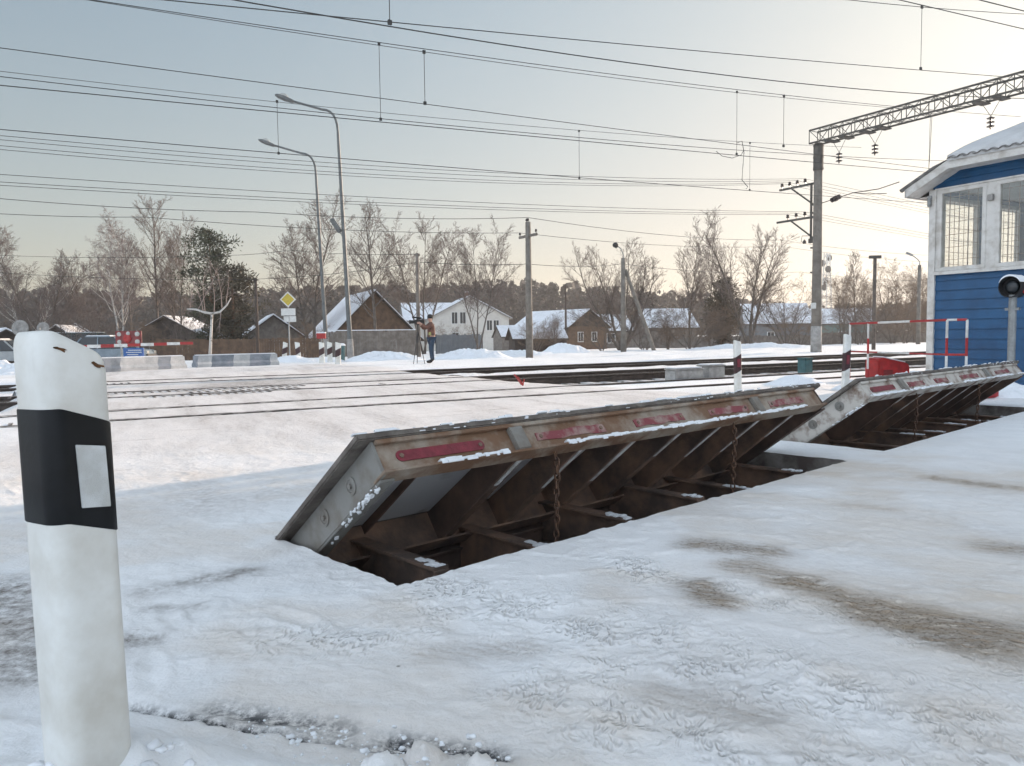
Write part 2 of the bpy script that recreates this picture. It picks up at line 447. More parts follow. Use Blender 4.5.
# footprints / tyre scars in the middle foreground
def blob(u, v, ru, rv, soft=1.0):
    """soft ellipse around ground pixel (u,v): half-sizes along X and Y in metres"""
    c = gnd(u, v)
    q = ((GX-c.x)/ru)**2+((GY-c.y)/rv)**2
    return np.exp(-q*1.2/soft)
def streak(p, q, w):
    a = gnd(*p); b = gnd(*q)
    dx, dy = b.x-a.x, b.y-a.y; L2 = dx*dx+dy*dy
    k = np.clip(((GX-a.x)*dx+(GY-a.y)*dy)/L2, 0, 1)
    d = np.hypot(GX-(a.x+k*dx), GY-(a.y+k*dy))
    wv = w*(.6+.8*fbm(GX*2, GY*2, 77, 3))
    return np.exp(-(d/wv)**2)
tread = np.clip(streak((420, 585), (1000, 740), .22)+streak((600, 560), (1000, 655), .12)
                + streak((560, 700), (760, 766), .22)+blob(330, 640, .35, .16), 0, 1)*near
ed = (GX*ET.x+GY*ET.y)
# tyre-tread ribs pressed in the snow
rib = np.sin((GX*.35-GY*.94)*2*PI/.055 + 1.6*np.sin((GX*.94+GY*.35)*2*PI/.09))*sstep(.42, .62, fbm(GX*4, GY*4, 41, 3))
Z += tread*rib*.004
Z -= tread*.006
fp = np.zeros_like(Z)
rs = np.random.RandomState(5)
for k in range(26):
    u = rs.uniform(150, 980); v = rs.uniform(585, 755)
    c = gnd(u, v); a = rs.uniform(0, PI); ca, sa = math.cos(a), math.sin(a)
    lx, ly = rs.uniform(.05, .13), rs.uniform(.03, .05)
    dx = (GX-c.x)*ca+(GY-c.y)*sa; dy = -(GX-c.x)*sa+(GY-c.y)*ca
    q = (dx/lx)**2+(dy/ly)**2
    s_ = rs.uniform(.4, 1.0)
    fp += s_*.8*(-.012*np.exp(-q*1.6)+.008*np.exp(-(q-2.2)**2*1.2))
Z += fp*near
# roadside bank in the near left corner, behind the kerb strip
K0 = gnd(110, 700, .08); K1 = gnd(505, 757, .08)
kd = Vector((K1.x-K0.x, K1.y-K0.y, 0)); KL = kd.length; kd.normalize(); kn = Vector((-kd.y, kd.x, 0))
s_along = (GX-K0.x)*kd.x+(GY-K0.y)*kd.y; s_side = (GX-K0.x)*kn.x+(GY-K0.y)*kn.y
wb = (fbm(GX*5, GY*5, 61, 4)-.5)
bank = (1-sstep(-.16, .03, s_side+wb*.10))*(1-sstep(KL-.05, KL+.30, s_along+wb*.2))
Z = Z*(1-.5*bank)+bank*(.062+wb*.07*near)
Z += .020*near*np.exp(-((s_side-.035)/.085)**2)*sstep(-.1, .1, s_along)*(1-sstep(KL-.02, KL+.12, s_along))*(.9+1.3*fbm(GX*5, GY*5, 63, 4)-.75*sstep(.4, .6, fbm(GX*2.5, GY*2.5, 64, 2)))
gp = at(84, 700, 1.5)
Z += .10*np.exp(-(((GX-gp.x-.02)/.20)**2+((GY-gp.y)/.2)**2))*(1+wb*1.2)
cl = fbm(GX*14, GY*14, 67, 4)
kb = np.exp(-((s_side-.0)/.07)**2)*sstep(0, .1, s_along)*(1-sstep(KL-.05, KL+.1, s_along))
lump = sstep(.46, .66, cl)*(.4+.8*fbm(GX*34, GY*34, 68, 3))*np.exp(-((s_side+.02)/.11)**2)*sstep(KL*.55, KL*.75, s_along)*(1-sstep(KL, KL+.15, s_along))
Z += lump*.055
# pit rims stay crisp
edge = np.minimum.reduce([abs(GB-PIT1[2]), abs(GB-PIT1[3])])
# attributes
wn = fbm(GX*3, GY*3, 91, 4)
dirt = (streak((700, 545), (770, 552), .13)*.9+streak((700, 585), (722, 603), .08)*.9+streak((740, 566), (790, 582), .11)*.8
        + streak((790, 585), (880, 612), .10)*.55+streak((880, 615), (960, 632), .13)*.9+streak((960, 632), (1060, 640), .13)*.8+streak((935, 478), (1030, 490), .10)*.7
        + streak((990, 548), (1060, 556), .13)*.5+streak((440, 652), (520, 648), .09)*.22+streak((850, 506), (890, 509), .08)*.3+streak((660, 690), (760, 715), .09)*.2)
# tyre ribs pressed into the dirty packed snow
ribd = .5+.5*np.sin((GX*.5+GY*.87)*2*PI/.048+1.1*np.sin((GX*.87-GY*.5)*2*PI/.21)+2.5*fbm(GX*5, GY*5, 95, 3))
dirt = dirt*(.55+.45*ribd)
broad = (streak((760, 470), (1060, 480), .9)*.5+streak((820, 600), (1060, 640), .45)*.8+streak((640, 720), (900, 760), .16)*.5)*fbm(GX*1.3, GY*1.3, 97, 4)
tan = np.clip(1.0*broad+.55*dirt+.30*sstep(.42, .66, fbm(GX*1.6, GY*1.6, 98, 4))*(1-bank), 0, .75)*near
dirt = np.clip(dirt*1.35*(.15+1.6*wn)+.10*broad, 0, 1)*near
bare = (streak((-20, 590), (45, 600), .15)*1.2+streak((150, 592), (245, 572), .09)*1.2+streak((-20, 650), (40, 660), .17)*1.3+streak((-20, 622), (30, 628), .10)
        + streak((60, 640), (150, 640), .07)*.6+streak((150, 610), (200, 608), .05)*.6)
bare = bare+.9*streak((205, 388), (270, 381), .9)+.5*streak((300, 383), (400, 379), .6)
bare = np.clip(bare*(.3+1.4*wn), 0, 1)
asph = (streak((128, 706), (215, 727), .016)*.95+streak((215, 727), (300, 742), .012)*.9+streak((215, 712), (345, 728), .045)*.62+streak((395, 741), (490, 757), .05)*1.15
        + streak((300, 738), (400, 752), .02)*.5+streak((485, 752), (500, 762), .03)*.9)
asph = np.clip(asph*(.45+1.1*fbm(GX*9, GY*9, 103, 4)), 0, 1)
Z -= .022*near*asph
roadness = sstep(-1.5, .5, GT+(fbm(GX*.5, GY*.5, 8, 3)-.5)*2)*(1-sstep(8.6, 9.6, GT+(fbm(GX*.5, GY*.5, 8, 3)-.5)))*sstep(5.5, 8, GN)*(1-sstep(26, 30, GN))
roadness = np.maximum(roadness, .55*sstep(3.9, 4.6, GB)*(1-sstep(9, 10.5, GN)))
roadness = np.maximum(roadness, near*(1-bank)*np.clip(.10+.75*(fbm(GX*1.1, GY*1.1, 19, 3)-.32)+.10*(GX-.5), 0, .55))
V = np.stack([GX, GY, Z], -1).reshape(-1, 3)
na, nb = len(AX), len(BX)
I = np.arange(na*nb).reshape(na, nb)
Q = np.stack([I[:-1, :-1], I[1:, :-1], I[1:, 1:], I[:-1, 1:]], -1)
ca = (AX[:-1]+AX[1:])/2; cb = (BX[:-1]+BX[1:])/2
hole = np.zeros((na-1, nb-1), bool)
for p in (PIT1, PIT2):
    hole |= ((ca > p[0]) & (ca < p[1]))[:, None] & ((cb > PIT1[2]) & (cb < PIT1[3]))[None, :]
Q = Q[~hole]
ground = np_mesh('snowy_ground', V, Q.reshape(-1, 4), MT['ground'], True,
                 {'dirt': dirt, 'tan': tan, 'bare': bare, 'asph': asph, 'tread': tread, 'road': roadness})
tag(ground, kind='structure')
def gz(x, y):
    return float(ground_height(np.array([x]), np.array([y]))[0])

# loose snow lumps along the kerb
def lump_mesh(name, n, place, mat, seed):
    rnd = random.Random(seed); mb = MB()
    for i in range(n):
        p, r = place(rnd)
        bm = bmesh.new(); bmesh.ops.create_icosphere(bm, subdivisions=2, radius=r)
        sc = Vector((rnd.uniform(.8, 1.3), rnd.uniform(.8, 1.2), rnd.uniform(.5, .8)))
        off = len(mb.v); vs = []
        for v in bm.verts:
            k = 1+rnd.uniform(-.34, .34)
            vs.append((p[0]+v.co.x*sc.x*k, p[1]+v.co.y*sc.y*k, p[2]+v.co.z*sc.z*k))
        mb.add(vs, [tuple(q.index for q in f.verts) for f in bm.faces]); bm.free()
    return mb.build(name, mat, smooth=True, fix=False)
def kl(r):
    s = (.35+.65*r.random()**.8)*KL; d = r.gauss(.0, .06)
    p = K0+kd*s+kn*d
    return (p.x, p.y, .05+r.uniform(-.02, .012)), .002+.007*r.random()**3
tag(lump_mesh('snow_crumbs', 150, kl, MT['snow'], 3), 'crumbly loose snow lumps along the dark asphalt edge', 'snow', kind='stuff')

# ------------------------------------------------------------------ pits
def pit(p, idx):
    mb = MB(); a0, a1, b0, b1 = p; zb = -.72; tt = .006
    b0 = PIT1[2]; b1 = PIT1[3]
    c = [ab(a0-tt, b0-tt), ab(a1+tt, b0-tt), ab(a1+tt, b1+tt), ab(a0-tt, b1+tt)]
    lo = [x+Vector((0, 0, zb)) for x in c]; hi = [x+Vector((0, 0, -.004)) for x in c]
    for i in range(4):
        j = (i+1) % 4; mb.quad(lo[i], lo[j], hi[j], hi[i])
    mb.quad(*lo)
    return tag(mb.build('barrier_pit', M('pit_wall', (.30, .28, .26), .95, col2=(.11, .09, .08), scale=4, bump=.5)), kind='structure')
pit(PIT1, 0); pit(PIT2, 1)

def pit_frame(p, label, seed, ends):
    rnd = random.Random(seed); a0, a1, b0, b1 = p
    b0 = PIT1[2]; b1 = PIT1[3]
    t = thing('pit_frame', label, 'steel frame', ab(a0, b0, -.7), ang(E), 'steel frames in the barrier pits')
    L = a1-a0; W = b1-b0
    n = int(L/.60); zt = .63
    mb = MB(); mb.box((L/2, .13, .30), (L-.1, .02, .16)); mb.box((L/2, .13, .385), (L-.1, .10, .014))
    mb.build('edge_beam', MT['darkrust'], t)
    mb = MB(); mb.box((L/2, W-.10, .32), (L-.1, .02, .25)); mb.box((L/2, W-.10, .452), (L-.1, .12, .014))
    mb.build('hinge_beam', MT['darkrust'], t)
    for i in range(n):
        x = .42+i*(L-.75)/(n-1)+rnd.uniform(-.03, .03)
        y0 = .20+rnd.uniform(0, .05); y1 = W-.14; z = zt+rnd.uniform(-.05, .02)
        mb = MB()
        mb.box((x, (y0+y1)/2, z-.13), (.014, y1-y0, .24)); mb.box((x, (y0+y1)/2, z), (.085, y1-y0, .014))
        mb.box((x, (y0+y1)/2, z-.26), (.085, y1-y0, .014)); mb.box((x, y0-.006, z-.13), (.085, .010, .245))
        bmn = mb.build('cross_beam', MT['rust'], t)
        if rnd.random() < .85:
            mb = MB(); ln = rnd.uniform(.10, .26)
            for q_ in range(7): mb.box((x+rnd.uniform(-.012, .012), y0+ln*(q_+.5)/7-.004, z+.009+rnd.uniform(0, .005)), (rnd.uniform(.03, .068), ln/6, rnd.uniform(.004, .012)))
            mb.build('snow_dusting', MT['snow'], bmn, bevel=.004)
    return t
pit_frame(PIT1, 'rusty cross beams in the pit under the nearer raised barrier plate', 1, 0)
pit_frame(PIT2, 'rusty cross beams in the pit under the farther raised barrier plate', 2, 0)
# snow lying in the pits
for p, nm, sd in ((PIT1, 'nearer', 8), (PIT2, 'farther', 9)):
    def pl(r, p=p):
        q = ab(r.uniform(p[0]+.3, p[1]-.2), r.uniform(PIT1[2]+.35, PIT1[3]-.12), -.69)
        return (q.x, q.y, -.66+r.uniform(0, .12)), r.uniform(.06, .17)
    tag(lump_mesh('pit_snow', 26, pl, MT['snow'], sd), 'clods of fallen snow lying in the %s barrier pit' % nm, 'snow', kind='stuff')

# ------------------------------------------------------------------ barrier plates
def chain_mb(top, bottom):
    mb = MB(); n = int((top-bottom).length/.036)
    for i in range(n):
        c = top.lerp(bottom, (i+.5)/n)
        c = c+Vector((.008*math.sin(i*.9), .006*math.cos(i*.7), 0))
        pts = []
        for k in range(11):
            a = 2*PI*k/10; pts.append((.013*math.cos(a), 0, .026*math.sin(a)))
        rot = Matrix.Rotation((PI/2 if i % 2 else 0)+.4, 3, 'Z')
        mb.tube([rot @ Vector(q)+c for q in pts], .0055, 5, False)
    return mb
def barrier_plate(a0, L, label, face_m, end_m, refl, brackets, ribs, chains, ang_deg, red_m, tip_l=.07, tip_r=.10, seed=0):
    rnd = random.Random(seed)
    W = .985; th = R(ang_deg)
    hp = ab(a0, B_H, 0.0)
    t = thing('barrier_plate', label, 'barrier plate', hp, ang(E), 'raised vehicle barrier plates in the road')
    # local: x along the plate, q from hinge to free edge, w normal (up side of the deck)
    def lp(x, q, w):
        return Vector((x, -(q*math.cos(th)) + w*math.sin(th)*-1*-1*0 + w*math.sin(th)*1.0*0, 0)) if False else \
            Vector((x, -q*math.cos(th)+w*math.sin(th), q*math.sin(th)+w*math.cos(th)))
    rot = Matrix((lp(1, 0, 0), lp(0, 1, 0), lp(0, 0, 1))).transposed()
    def bx(mb, x0, x1, q0, q1, w0, w1):
        mb.box(rot @ Vector(((x0+x1)/2, (q0+q1)/2, (w0+w1)/2)), (x1-x0, q1-q0, w1-w0), rot)
    mb = MB(); bx(mb, -tip_l, L+tip_r, -.02, W+.012, -.040, -.008)
    deck = mb.build('deck', MT['deckedge'], t, bevel=.006)
    mb = MB()                                            # pale underside sheet between the ribs
    xs = [0.02]+ribs+[L-.02]
    for i in range(len(xs)-1): bx(mb, xs[i]+.012, xs[i+1]-.012, .06, W-.10, -.046, -.0425)
    mb.build('underside_sheet', MT['greypanel'], t)
    for x in (0.0, L-.016):
        mb = MB(); bx(mb, x, x+.016, .0, W-.012, -.205, -.0405); bx(mb, x-.0, x+.075, .0, W-.05, -.217, -.2055)
        e = mb.build('end_plate', end_m if x == 0 else MT['darkrust'], t, bevel=.003)
        if x == 0.0:
            for q in (.42, .72):
                mb = MB()
                mb.lathe([(.042, 0), (.042, .006), (.030, .008), (.026, .002), (.012, .002), (.012, .014), (0.001, .014)], 18,
                         rot @ Vector((-.0005, q, -.115)), rot @ Matrix.Rotation(-PI/2, 3, 'Y'))
                mb.build('bolt', MT['greysteel'], e, smooth=False)
    # free-edge channel
    mb = MB(); bx(mb, .017, L-.017, W-.032, W-.018, -.19, -.0405)
    bx(mb, -.004, L+.004, W-.095, W+.010, -.203, -.1905)
    bx(mb, .017, L-.017, W-.0179, W+.004, -.062, -.0405)
    mb.build('front_channel', face_m, t, bevel=.002)
    for i, (x0, x1) in enumerate(refl):
        mb = MB(); hgt = .052 if i == 0 else .062
        n = 26; pts = []
        r = hgt/2
        for k in range(n):
            a = 2*PI*k/n; cx = (x1-r if math.cos(a) > 0 else x0+r)
            pts.append((cx+r*math.cos(a), -.125+r*math.sin(a)))
        if i:
            top_ = [(x0+(x1-x0)*k/11, -.125+.026+rnd.uniform(-.007, .004)) for k in range(12)]
            bot_ = [(x0+(x1-x0)*k/11, -.125-.026+rnd.uniform(-.004, .007)) for k in range(11, -1, -1)]
            pts = [(p_[0]+rnd.uniform(-.004, .004), p_[1]) for p_ in bot_+top_]; n = len(pts)
        A = [rot @ Vector((x, W-.0175, w)) for x, w in pts]; Bq = [rot @ Vector((x, W-.0125, w)) for x, w in pts]
        mb.add(A+Bq, [tuple(range(n)), tuple(range(2*n-1, n-1, -1))]+[(k, (k+1) % n, (k+1) % n+n, k+n) for k in range(n)])
        rf = mb.build('reflector', red_m if i else MT['redrefl'], t)
        for x in (x0+r*1.0, x1-r*1.0):
            mb = MB(); mb.lathe([(.011, 0), (.011, .005), (.006, .007)], 8, rot @ Vector((x, W-.0124, -.125)), rot @ Matrix.Rotation(-PI/2, 3, 'X'))
            mb.build('bolt', MT['rust'], rf)
    for x in brackets:
        mb = MB(); bx(mb, x-.045, x+.045, W-.0178, W+.012, -.19, -.0635); mb.build('bracket', MT['greysteel'], t, bevel=.004)
    for x in ribs:
        mb = MB(); bx(mb, x-.006, x+.006, .03, W-.033, -.30, -.0405)
        # taper the rib towards the free edge by cutting: lower flange follows the taper
        mb = MB()
        poly = [(.03, -.0405), (W-.033, -.0405), (W-.033, -.185), (.40, -.215), (.03, -.235)]
        if x < .6: poly = [(.03, -.0405), (W-.033, -.0405), (W-.033, -.075), (.03, -.09)]
        for sx in (0,):
            A = [rot @ Vector((x-.006, q, w)) for q, w in poly]; Bq = [rot @ Vector((x+.006, q, w)) for q, w in poly]
            n = len(poly)
            mb.add(A+Bq, [tuple(range(n)), tuple(range(2*n-1, n-1, -1))]+[(k, (k+1) % n, (k+1) % n+n, k+n) for k in range(n)])
        # flange
        for (q0, w0), (q1, w1) in (() if x < .6 else (((W-.10, -.189), (.40, -.216)), ((.40, -.216), (.03, -.236)))):
            mb.bar(rot @ Vector((x, q0, w0)), rot @ Vector((x, q1, w1)), .06, .010, rot @ Vector((0, 0, 1)))
        rb = mb.build('rib', MT['darkrust'] if rnd.random() < .7 else MT['rust'], t)
        if rnd.random() < .9 and x > .6:
            mb = MB(); q1 = rnd.uniform(.45, .78)
            w1 = -.189-(W-.10-q1)*.047
            mb.bar(rot @ Vector((x, W-.085, -.1965)), rot @ Vector((x, q1, w1-.0075)), rnd.uniform(.02, .035), .005, rot @ Vector((0, 0, 1)))
            mb.build('frost', MT['dirtysnow'], rb)
    mb = MB(); bx(mb, .02, L-.02, .005, .03, -.24, -.0405); bx(mb, .02, L-.02, .0, .12, -.252, -.2405)
    mb.build('hinge_channel', MT['rust'], t)
    mb = MB()                                            # frost and snow flecks along the rim
    for k in range(70):
        x = rnd.uniform(-.05, L+.08)
        if vnoise(np.array([x*2.1]), np.array([seed*3.7]), 9)[0] < .42: continue
        q = W+.012; w = rnd.uniform(-.036, -.004); ln = rnd.uniform(.006, .035)
        mb.box(rot @ Vector((x, q+.0015, w)), (ln, .003, rnd.uniform(.002, .006)), rot)
    for k in range(70):
        x = rnd.uniform(-.05, L+.08); mb.box(rot @ Vector((x, W-rnd.uniform(0, .05), .002)), (rnd.uniform(.02, .12), rnd.uniform(.01, .03), rnd.uniform(.006, .016)), rot)
    mb.build('frost', MT['snow'], deck)
    # snow on the lower flange of the channel
    mb = MB(); x = .06; cover0 = .28 if seed == 4 else 0
    while x < L-.1:
        ln = rnd.uniform(.012, .07)
        if vnoise(np.array([x*2.3]), np.array([seed*1.7]), 5)[0] > .22 and rnd.random() < .93 and x > cover0:
            x1 = min(x+ln, L-.03)
            dn = rnd.uniform(.006, .026)
            bx(mb, x, x1, W-.016, W+.012, -.1902, -.190+dn*.6)
            bx(mb, x+.001, x1-.001, W+.0102, W+.013+rnd.uniform(0, .006), -.203-rnd.uniform(-.008, .005), -.1895)
        x += ln*rnd.uniform(.82, 1.0)
    mb.build('snow_dusting', MT['snow'], t, bevel=.003)
    # ice and snow on the bottom edge of the left end plate
    mb = MB()
    for k in range(60):
        q = W-.09-abs(rnd.gauss(0, .20))
        if q < .30: continue
        r0_ = rnd.uniform(.004, .011)
        c_ = rot @ Vector((rnd.uniform(-.002, .03), q, -.217-rnd.uniform(-.010, .004)))
        mb.box(c_, (r0_*rnd.uniform(1, 2.2), r0_*rnd.uniform(1.5, 3.5), r0_), rot @ Euler((rnd.uniform(-.6, .6), rnd.uniform(-.6, .6), rnd.uniform(-.6, .6))).to_matrix())
    mb.build('snow_rim', MT['snow'], t, bevel=.0015)
    for x in chains:
        topp = rot @ Vector((x, W-.055, -.205)); bot = Vector((x+.03, topp.y+.03, -.25))
        chain_mb(topp, bot).build('chain', MT['chain'], t, smooth=True)
    return t
barrier_plate(A_L+.055, 4.08, 'nearer raised barrier plate with rusty tan channel and long red strips', MT['tanrust'], MT['greysteel'],
              [(.10, .60), (.95, 1.48), (1.75, 2.24), (2.53, 3.00), (3.30, 3.80)], [.82, 3.12],
              [.42, .86, 1.32, 1.78, 2.24, 2.70, 3.2, 3.7], [1.08, 2.81], 37, MT['redfade'], seed=4)
barrier_plate(A_L+4.97, 4.80, 'farther raised barrier plate with worn white channel beside the blue cabin', MT['whiterust'], MT['whiterust'],
              [(.15, .68), (1.02, 1.42), (1.72, 2.10), (2.5, 3.1), (3.75, 4.3)], [.85, 3.4],
              [.5, 1.0, 1.5, 2.0, 2.5, 3.0, 3.5, 4.1], [1.2, 3.1], 37, MT['redfade'], tip_l=.05, tip_r=.10, seed=6)

# ------------------------------------------------------------------ near guide post
def rsec(w, d, r, n=8):
    pts = []
    for cx, cy, a0 in ((w/2-r, d/2-r, 0), (-w/2+r, d/2-r, PI/2), (-w/2+r, -d/2+r, PI), (w/2-r, -d/2+r, 3*PI/2)):
        for k in range(n+1):
            a = a0+PI/2*k/n; pts.append((cx+r*math.cos(a), cy+r*math.sin(a)))
    return pts
def loft(mb, rings, cap=True):
    n = len(rings[0]); b = len(mb.v)
    for rg_ in rings: mb.v += [tuple(p) for p in rg_]
    for i in range(len(rings)-1):
        for j in range(n):
            j2 = (j+1) % n
            mb.f.append((b+i*n+j, b+i*n+j2, b+(i+1)*n+j2, b+(i+1)*n+j)); mb.m.append(mb.mi)
    if cap:
        mb.f.append(tuple(b+j for j in reversed(range(n)))); mb.m.append(mb.mi)
        q = b+(len(rings)-1)*n; mb.f.append(tuple(q+j for j in range(n))); mb.m.append(mb.mi)
pb = at(90.5, 760, 1.5)
gpo = thing('guide_post', 'big white plastic guide post with black band at the front left', 'guide post', (pb.x, pb.y, .02), R(20))
gpo.rotation_mode = 'ZYX'; gpo.rotation_euler = (R(.0), R(-1.3), R(58))
GW, GD, GR = .131, .133, .036
sec = rsec(GW, GD, GR)
def shear(x): return -.30*x*(1 if x > -.03 else .35)       # slanted marks: lower on the right
def ring(z, k=1.0, off=0.0):
    out = []
    for x, y in rsec(GW+2*off, GD+2*off, GR+off):
        out.append(Vector((x*k, y*k, z)))
    return out
def sring(z, amt, k=1.0, off=0.0):
    out = []
    for x, y in rsec(GW+2*off, GD+2*off, GR+off):
        out.append(Vector((x*k, y*k, z-amt*(max(x*k, -.040)+.040))))
    return out
ztop = .998
mb = MB()
rings = [ring(-.1), ring(.2), ring(.45), sring(.7, .2), sring(.80, .36), sring(.90, .46)]
for k in range(9):
    a = PI/2*k/8; kk = 1-.16*(1-math.cos(a))
    rings.append(sring(ztop-.035+.035*math.sin(a)+.0, .52, kk))
rings.append(sring(ztop+.002, .52, .6)); rings.append(sring(ztop+.003, .52, .2))
loft(mb, rings); mb.build('post_body', MT['whitepl'], gpo, smooth=True)
mb = MB()
loft(mb, [sring(.634, .36, 1, .0004), sring(.636, .36, 1, .0022), sring(.70, .36, 1, .0022), sring(.850, .36, 1, .0022), sring(.852, .36, 1, .0004)], False)
band = mb.build('black_band', MT['blackpl'], gpo, smooth=True)
mb = MB()
yf = -GD/2-.0022
x0, x1 = -.020, .040
mb.add([(x0+.004, yf-.003, .660), (x1, yf-.003, .652), (x1-.003, yf-.003, .772), (x0, yf-.003, .782),
        (x0+.004, yf+.001, .660), (x1, yf+.001, .652), (x1-.003, yf+.001, .772), (x0, yf+.001, .782)],
       [(0, 1, 2, 3), (7, 6, 5, 4), (0, 4, 5, 1), (1, 5, 6, 2), (2, 6, 7, 3), (3, 7, 4, 0)])
mb.build('reflector', MT['reflwhite'], band, bevel=.0012)
mb = MB()
def spotpatch(mb, xc, zc, w, h, seed):
    rnd = random.Random(seed); n = 12; pts = []
    for k in range(n):
        a = 2*PI*k/n; rr = rnd.uniform(.45, 1.25)
        pts.append((xc+w*math.cos(a)*rr, -GD/2-.0008, zc+h*math.sin(a)*rr-.36*w*math.cos(a)*rr))
    mb.add(pts, [tuple(range(n))])
spotpatch(mb, -.034, .963, .013, .0042, 1); mb.build('rust_stain', MT['ruststain'], gpo); mb = MB(); spotpatch(mb, .034, .930, .012, .0055, 2)
mb.build('rust_stain', MT['ruststain'], gpo)
def gpl(r):
    a = r.uniform(0, 2*PI); d = r.uniform(.07, .16)
    return (pb.x+.05+d*math.cos(a), pb.y-.02+d*math.sin(a)*.7, .165+r.uniform(-.03, .012)), .004+.014*r.random()**2
tag(lump_mesh('snow_clods', 34, gpl, MT['snow'], 12), 'loose snow clods around the foot of the big white guide post', 'snow', kind='stuff')

# ------------------------------------------------------------------ smaller guide posts
def small_post(loc, label, h=.85, w=.105, band=MT['cloth'], refl=True, lean=(0, 0), rz=.3, mats=None):
    t = thing('guide_post', label, 'guide post', loc, rz, 'striped guide posts by the crossing')
    t.rotation_euler = (lean[0], lean[1], rz)
    s = rsec(w, w*.6, w*.2, 3)
    def rg(z, sl, k=1, off=0): return [Vector((x*k*(1+off), y*k*(1+off), z-sl*x)) for x, y in s]
    mb = MB(); loft(mb, [rg(-.1, 0), rg(h*.5, 0), rg(h-.02, .25), rg(h, .25, .9)]); mb.build('post_body', MT['whitepl'], t)
    mb = MB(); loft(mb, [rg(h*.40, -.55, 1, .02), rg(h*.58, -.55, 1, .03), rg(h*.72, -.55, 1, .02)], False)
    b = mb.build('dark_band', M('band_maroon', (.05, .02, .022), .5), t)
    if refl:
        mb = MB(); mb.box((0, -w*.6/2*1.06, h*.57), (w*.45, .006, h*.16)); mb.build('reflector', MT['redrefl'], b)
    return t
for (u, v0, v1, lab) in ((738, 341, 392, 'white guide post with maroon band behind the nearer plate'),
                         (845, 335, 392, 'white guide post with maroon band between the two raised plates')):
    p = gnd(u, v1); h = at(u, v0, p.y).z
    small_post((p.x, p.y, 0), lab, h, .125, lean=(0, R(-1.5 if u < 800 else 2)))
for u, v, lab, le in ((284, 361, 'striped guide post left of the priority road sign', R(6)), (299, 361, 'striped guide post just right of the priority road sign', R(-4)),
                      (322, 363, 'striped guide post under the small red box', 0), (330, 362, 'striped guide post beside the rear lamp post', 0),
                      (338, 365, 'nearest striped guide post left of the front lamp post', R(2))):
    p = gnd(u, v); small_post((p.x, p.y, 0), lab, .80, .20, lean=(0, le), refl=False)

# ------------------------------------------------------------------ tracks
ballast_v = []
TRK = [(10.65, 12.17), (14.9, 16.42), (19.2, 20.72)]
def ribbon(t0, t1, n0, n1, nt_, nn_, zf):
    T = np.linspace(t0, t1, nt_); Nn = np.linspace(n0, n1, nn_)
    A, B = np.meshgrid(T, Nn, indexing='ij')
    X = A*ET.x+B*NT.x; Y = A*ET.y+B*NT.y
    return X, Y, zf(X, Y, A, B)
def sheet(name, X, Y, Zz, mat, kind='structure', attrs=None):
    na_, nb_ = X.shape; I_ = np.arange(na_*nb_).reshape(na_, nb_)
    Q_ = np.stack([I_[:-1, :-1], I_[1:, :-1], I_[1:, 1:], I_[:-1, 1:]], -1).reshape(-1, 4)
    o = np_mesh(name, np.stack([X, Y, Zz], -1).reshape(-1, 3), Q_, mat, True, attrs)
    return tag(o, kind=kind)
def ballast_mat():
    m, nt, P = nt_mat('snowy_ballast'); L = nt.links.new
    tc = nt.nodes.new('ShaderNodeTexCoord')
    n1 = nt.nodes.new('ShaderNodeTexNoise'); n1.inputs['Scale'].default_value = 1.3; n1.inputs['Detail'].default_value = 8
    n2 = nt.nodes.new('ShaderNodeTexVoronoi'); n2.inputs['Scale'].default_value = 16
    a = nt.nodes.new('ShaderNodeAttribute'); a.attribute_name = 'snowy'
    L(tc.outputs['Object'], n1.inputs['Vector']); L(tc.outputs['Object'], n2.inputs['Vector'])
    ad = nt.nodes.new('ShaderNodeMath'); ad.operation = 'ADD'; L(n1.outputs['Fac'], ad.inputs[0]); L(a.outputs['Fac'], ad.inputs[1])
    r = nt.nodes.new('ShaderNodeValToRGB'); r.color_ramp.elements[0].position = .58; r.color_ramp.elements[1].position = .68
    L(ad.outputs[0], r.inputs['Fac'])
    r2 = nt.nodes.new('ShaderNodeValToRGB'); r2.color_ramp.elements[0].color = (.028, .024, .022, 1); r2.color_ramp.elements[1].color = (.085, .072, .062, 1)
    L(n2.outputs['Color'], r2.inputs['Fac'])
    mx = nt.nodes.new('ShaderNodeMix'); mx.data_type = 'RGBA'; L(r.outputs['Color'], mx.inputs[0]); L(r2.outputs['Color'], mx.inputs[6]); mx.inputs[7].default_value = (.76, .77, .79, 1)
    L(mx.outputs[2], P.inputs['Base Color']); P.inputs['Roughness'].default_value = .9
    b = nt.nodes.new('ShaderNodeBump'); b.inputs['Distance'].default_value = .05; b.inputs['Strength'].default_value = 1
    L(n2.outputs['Distance'], b.inputs['Height']); L(b.outputs['Normal'], P.inputs['Normal'])
    return m
BM_ = ballast_mat()
def bal_z(X, Y, A, B):
    z = -.215+(fbm(X*3, Y*3, 4, 3)-.5)*.05
    between = sstep(16.55, 16.95, B)*(1-sstep(18.3, 18.9, B))
    z = z+between*(.20+.07*(fbm(X*.6, Y*.6, 14, 3)-.5))
    edge_ = (1-sstep(13.2, 14.3, B))+sstep(21.2, 22.6, B)
    return z-.18*np.clip(edge_, 0, 1)*0 + .04*(1-sstep(13.3, 13.9, B)) 
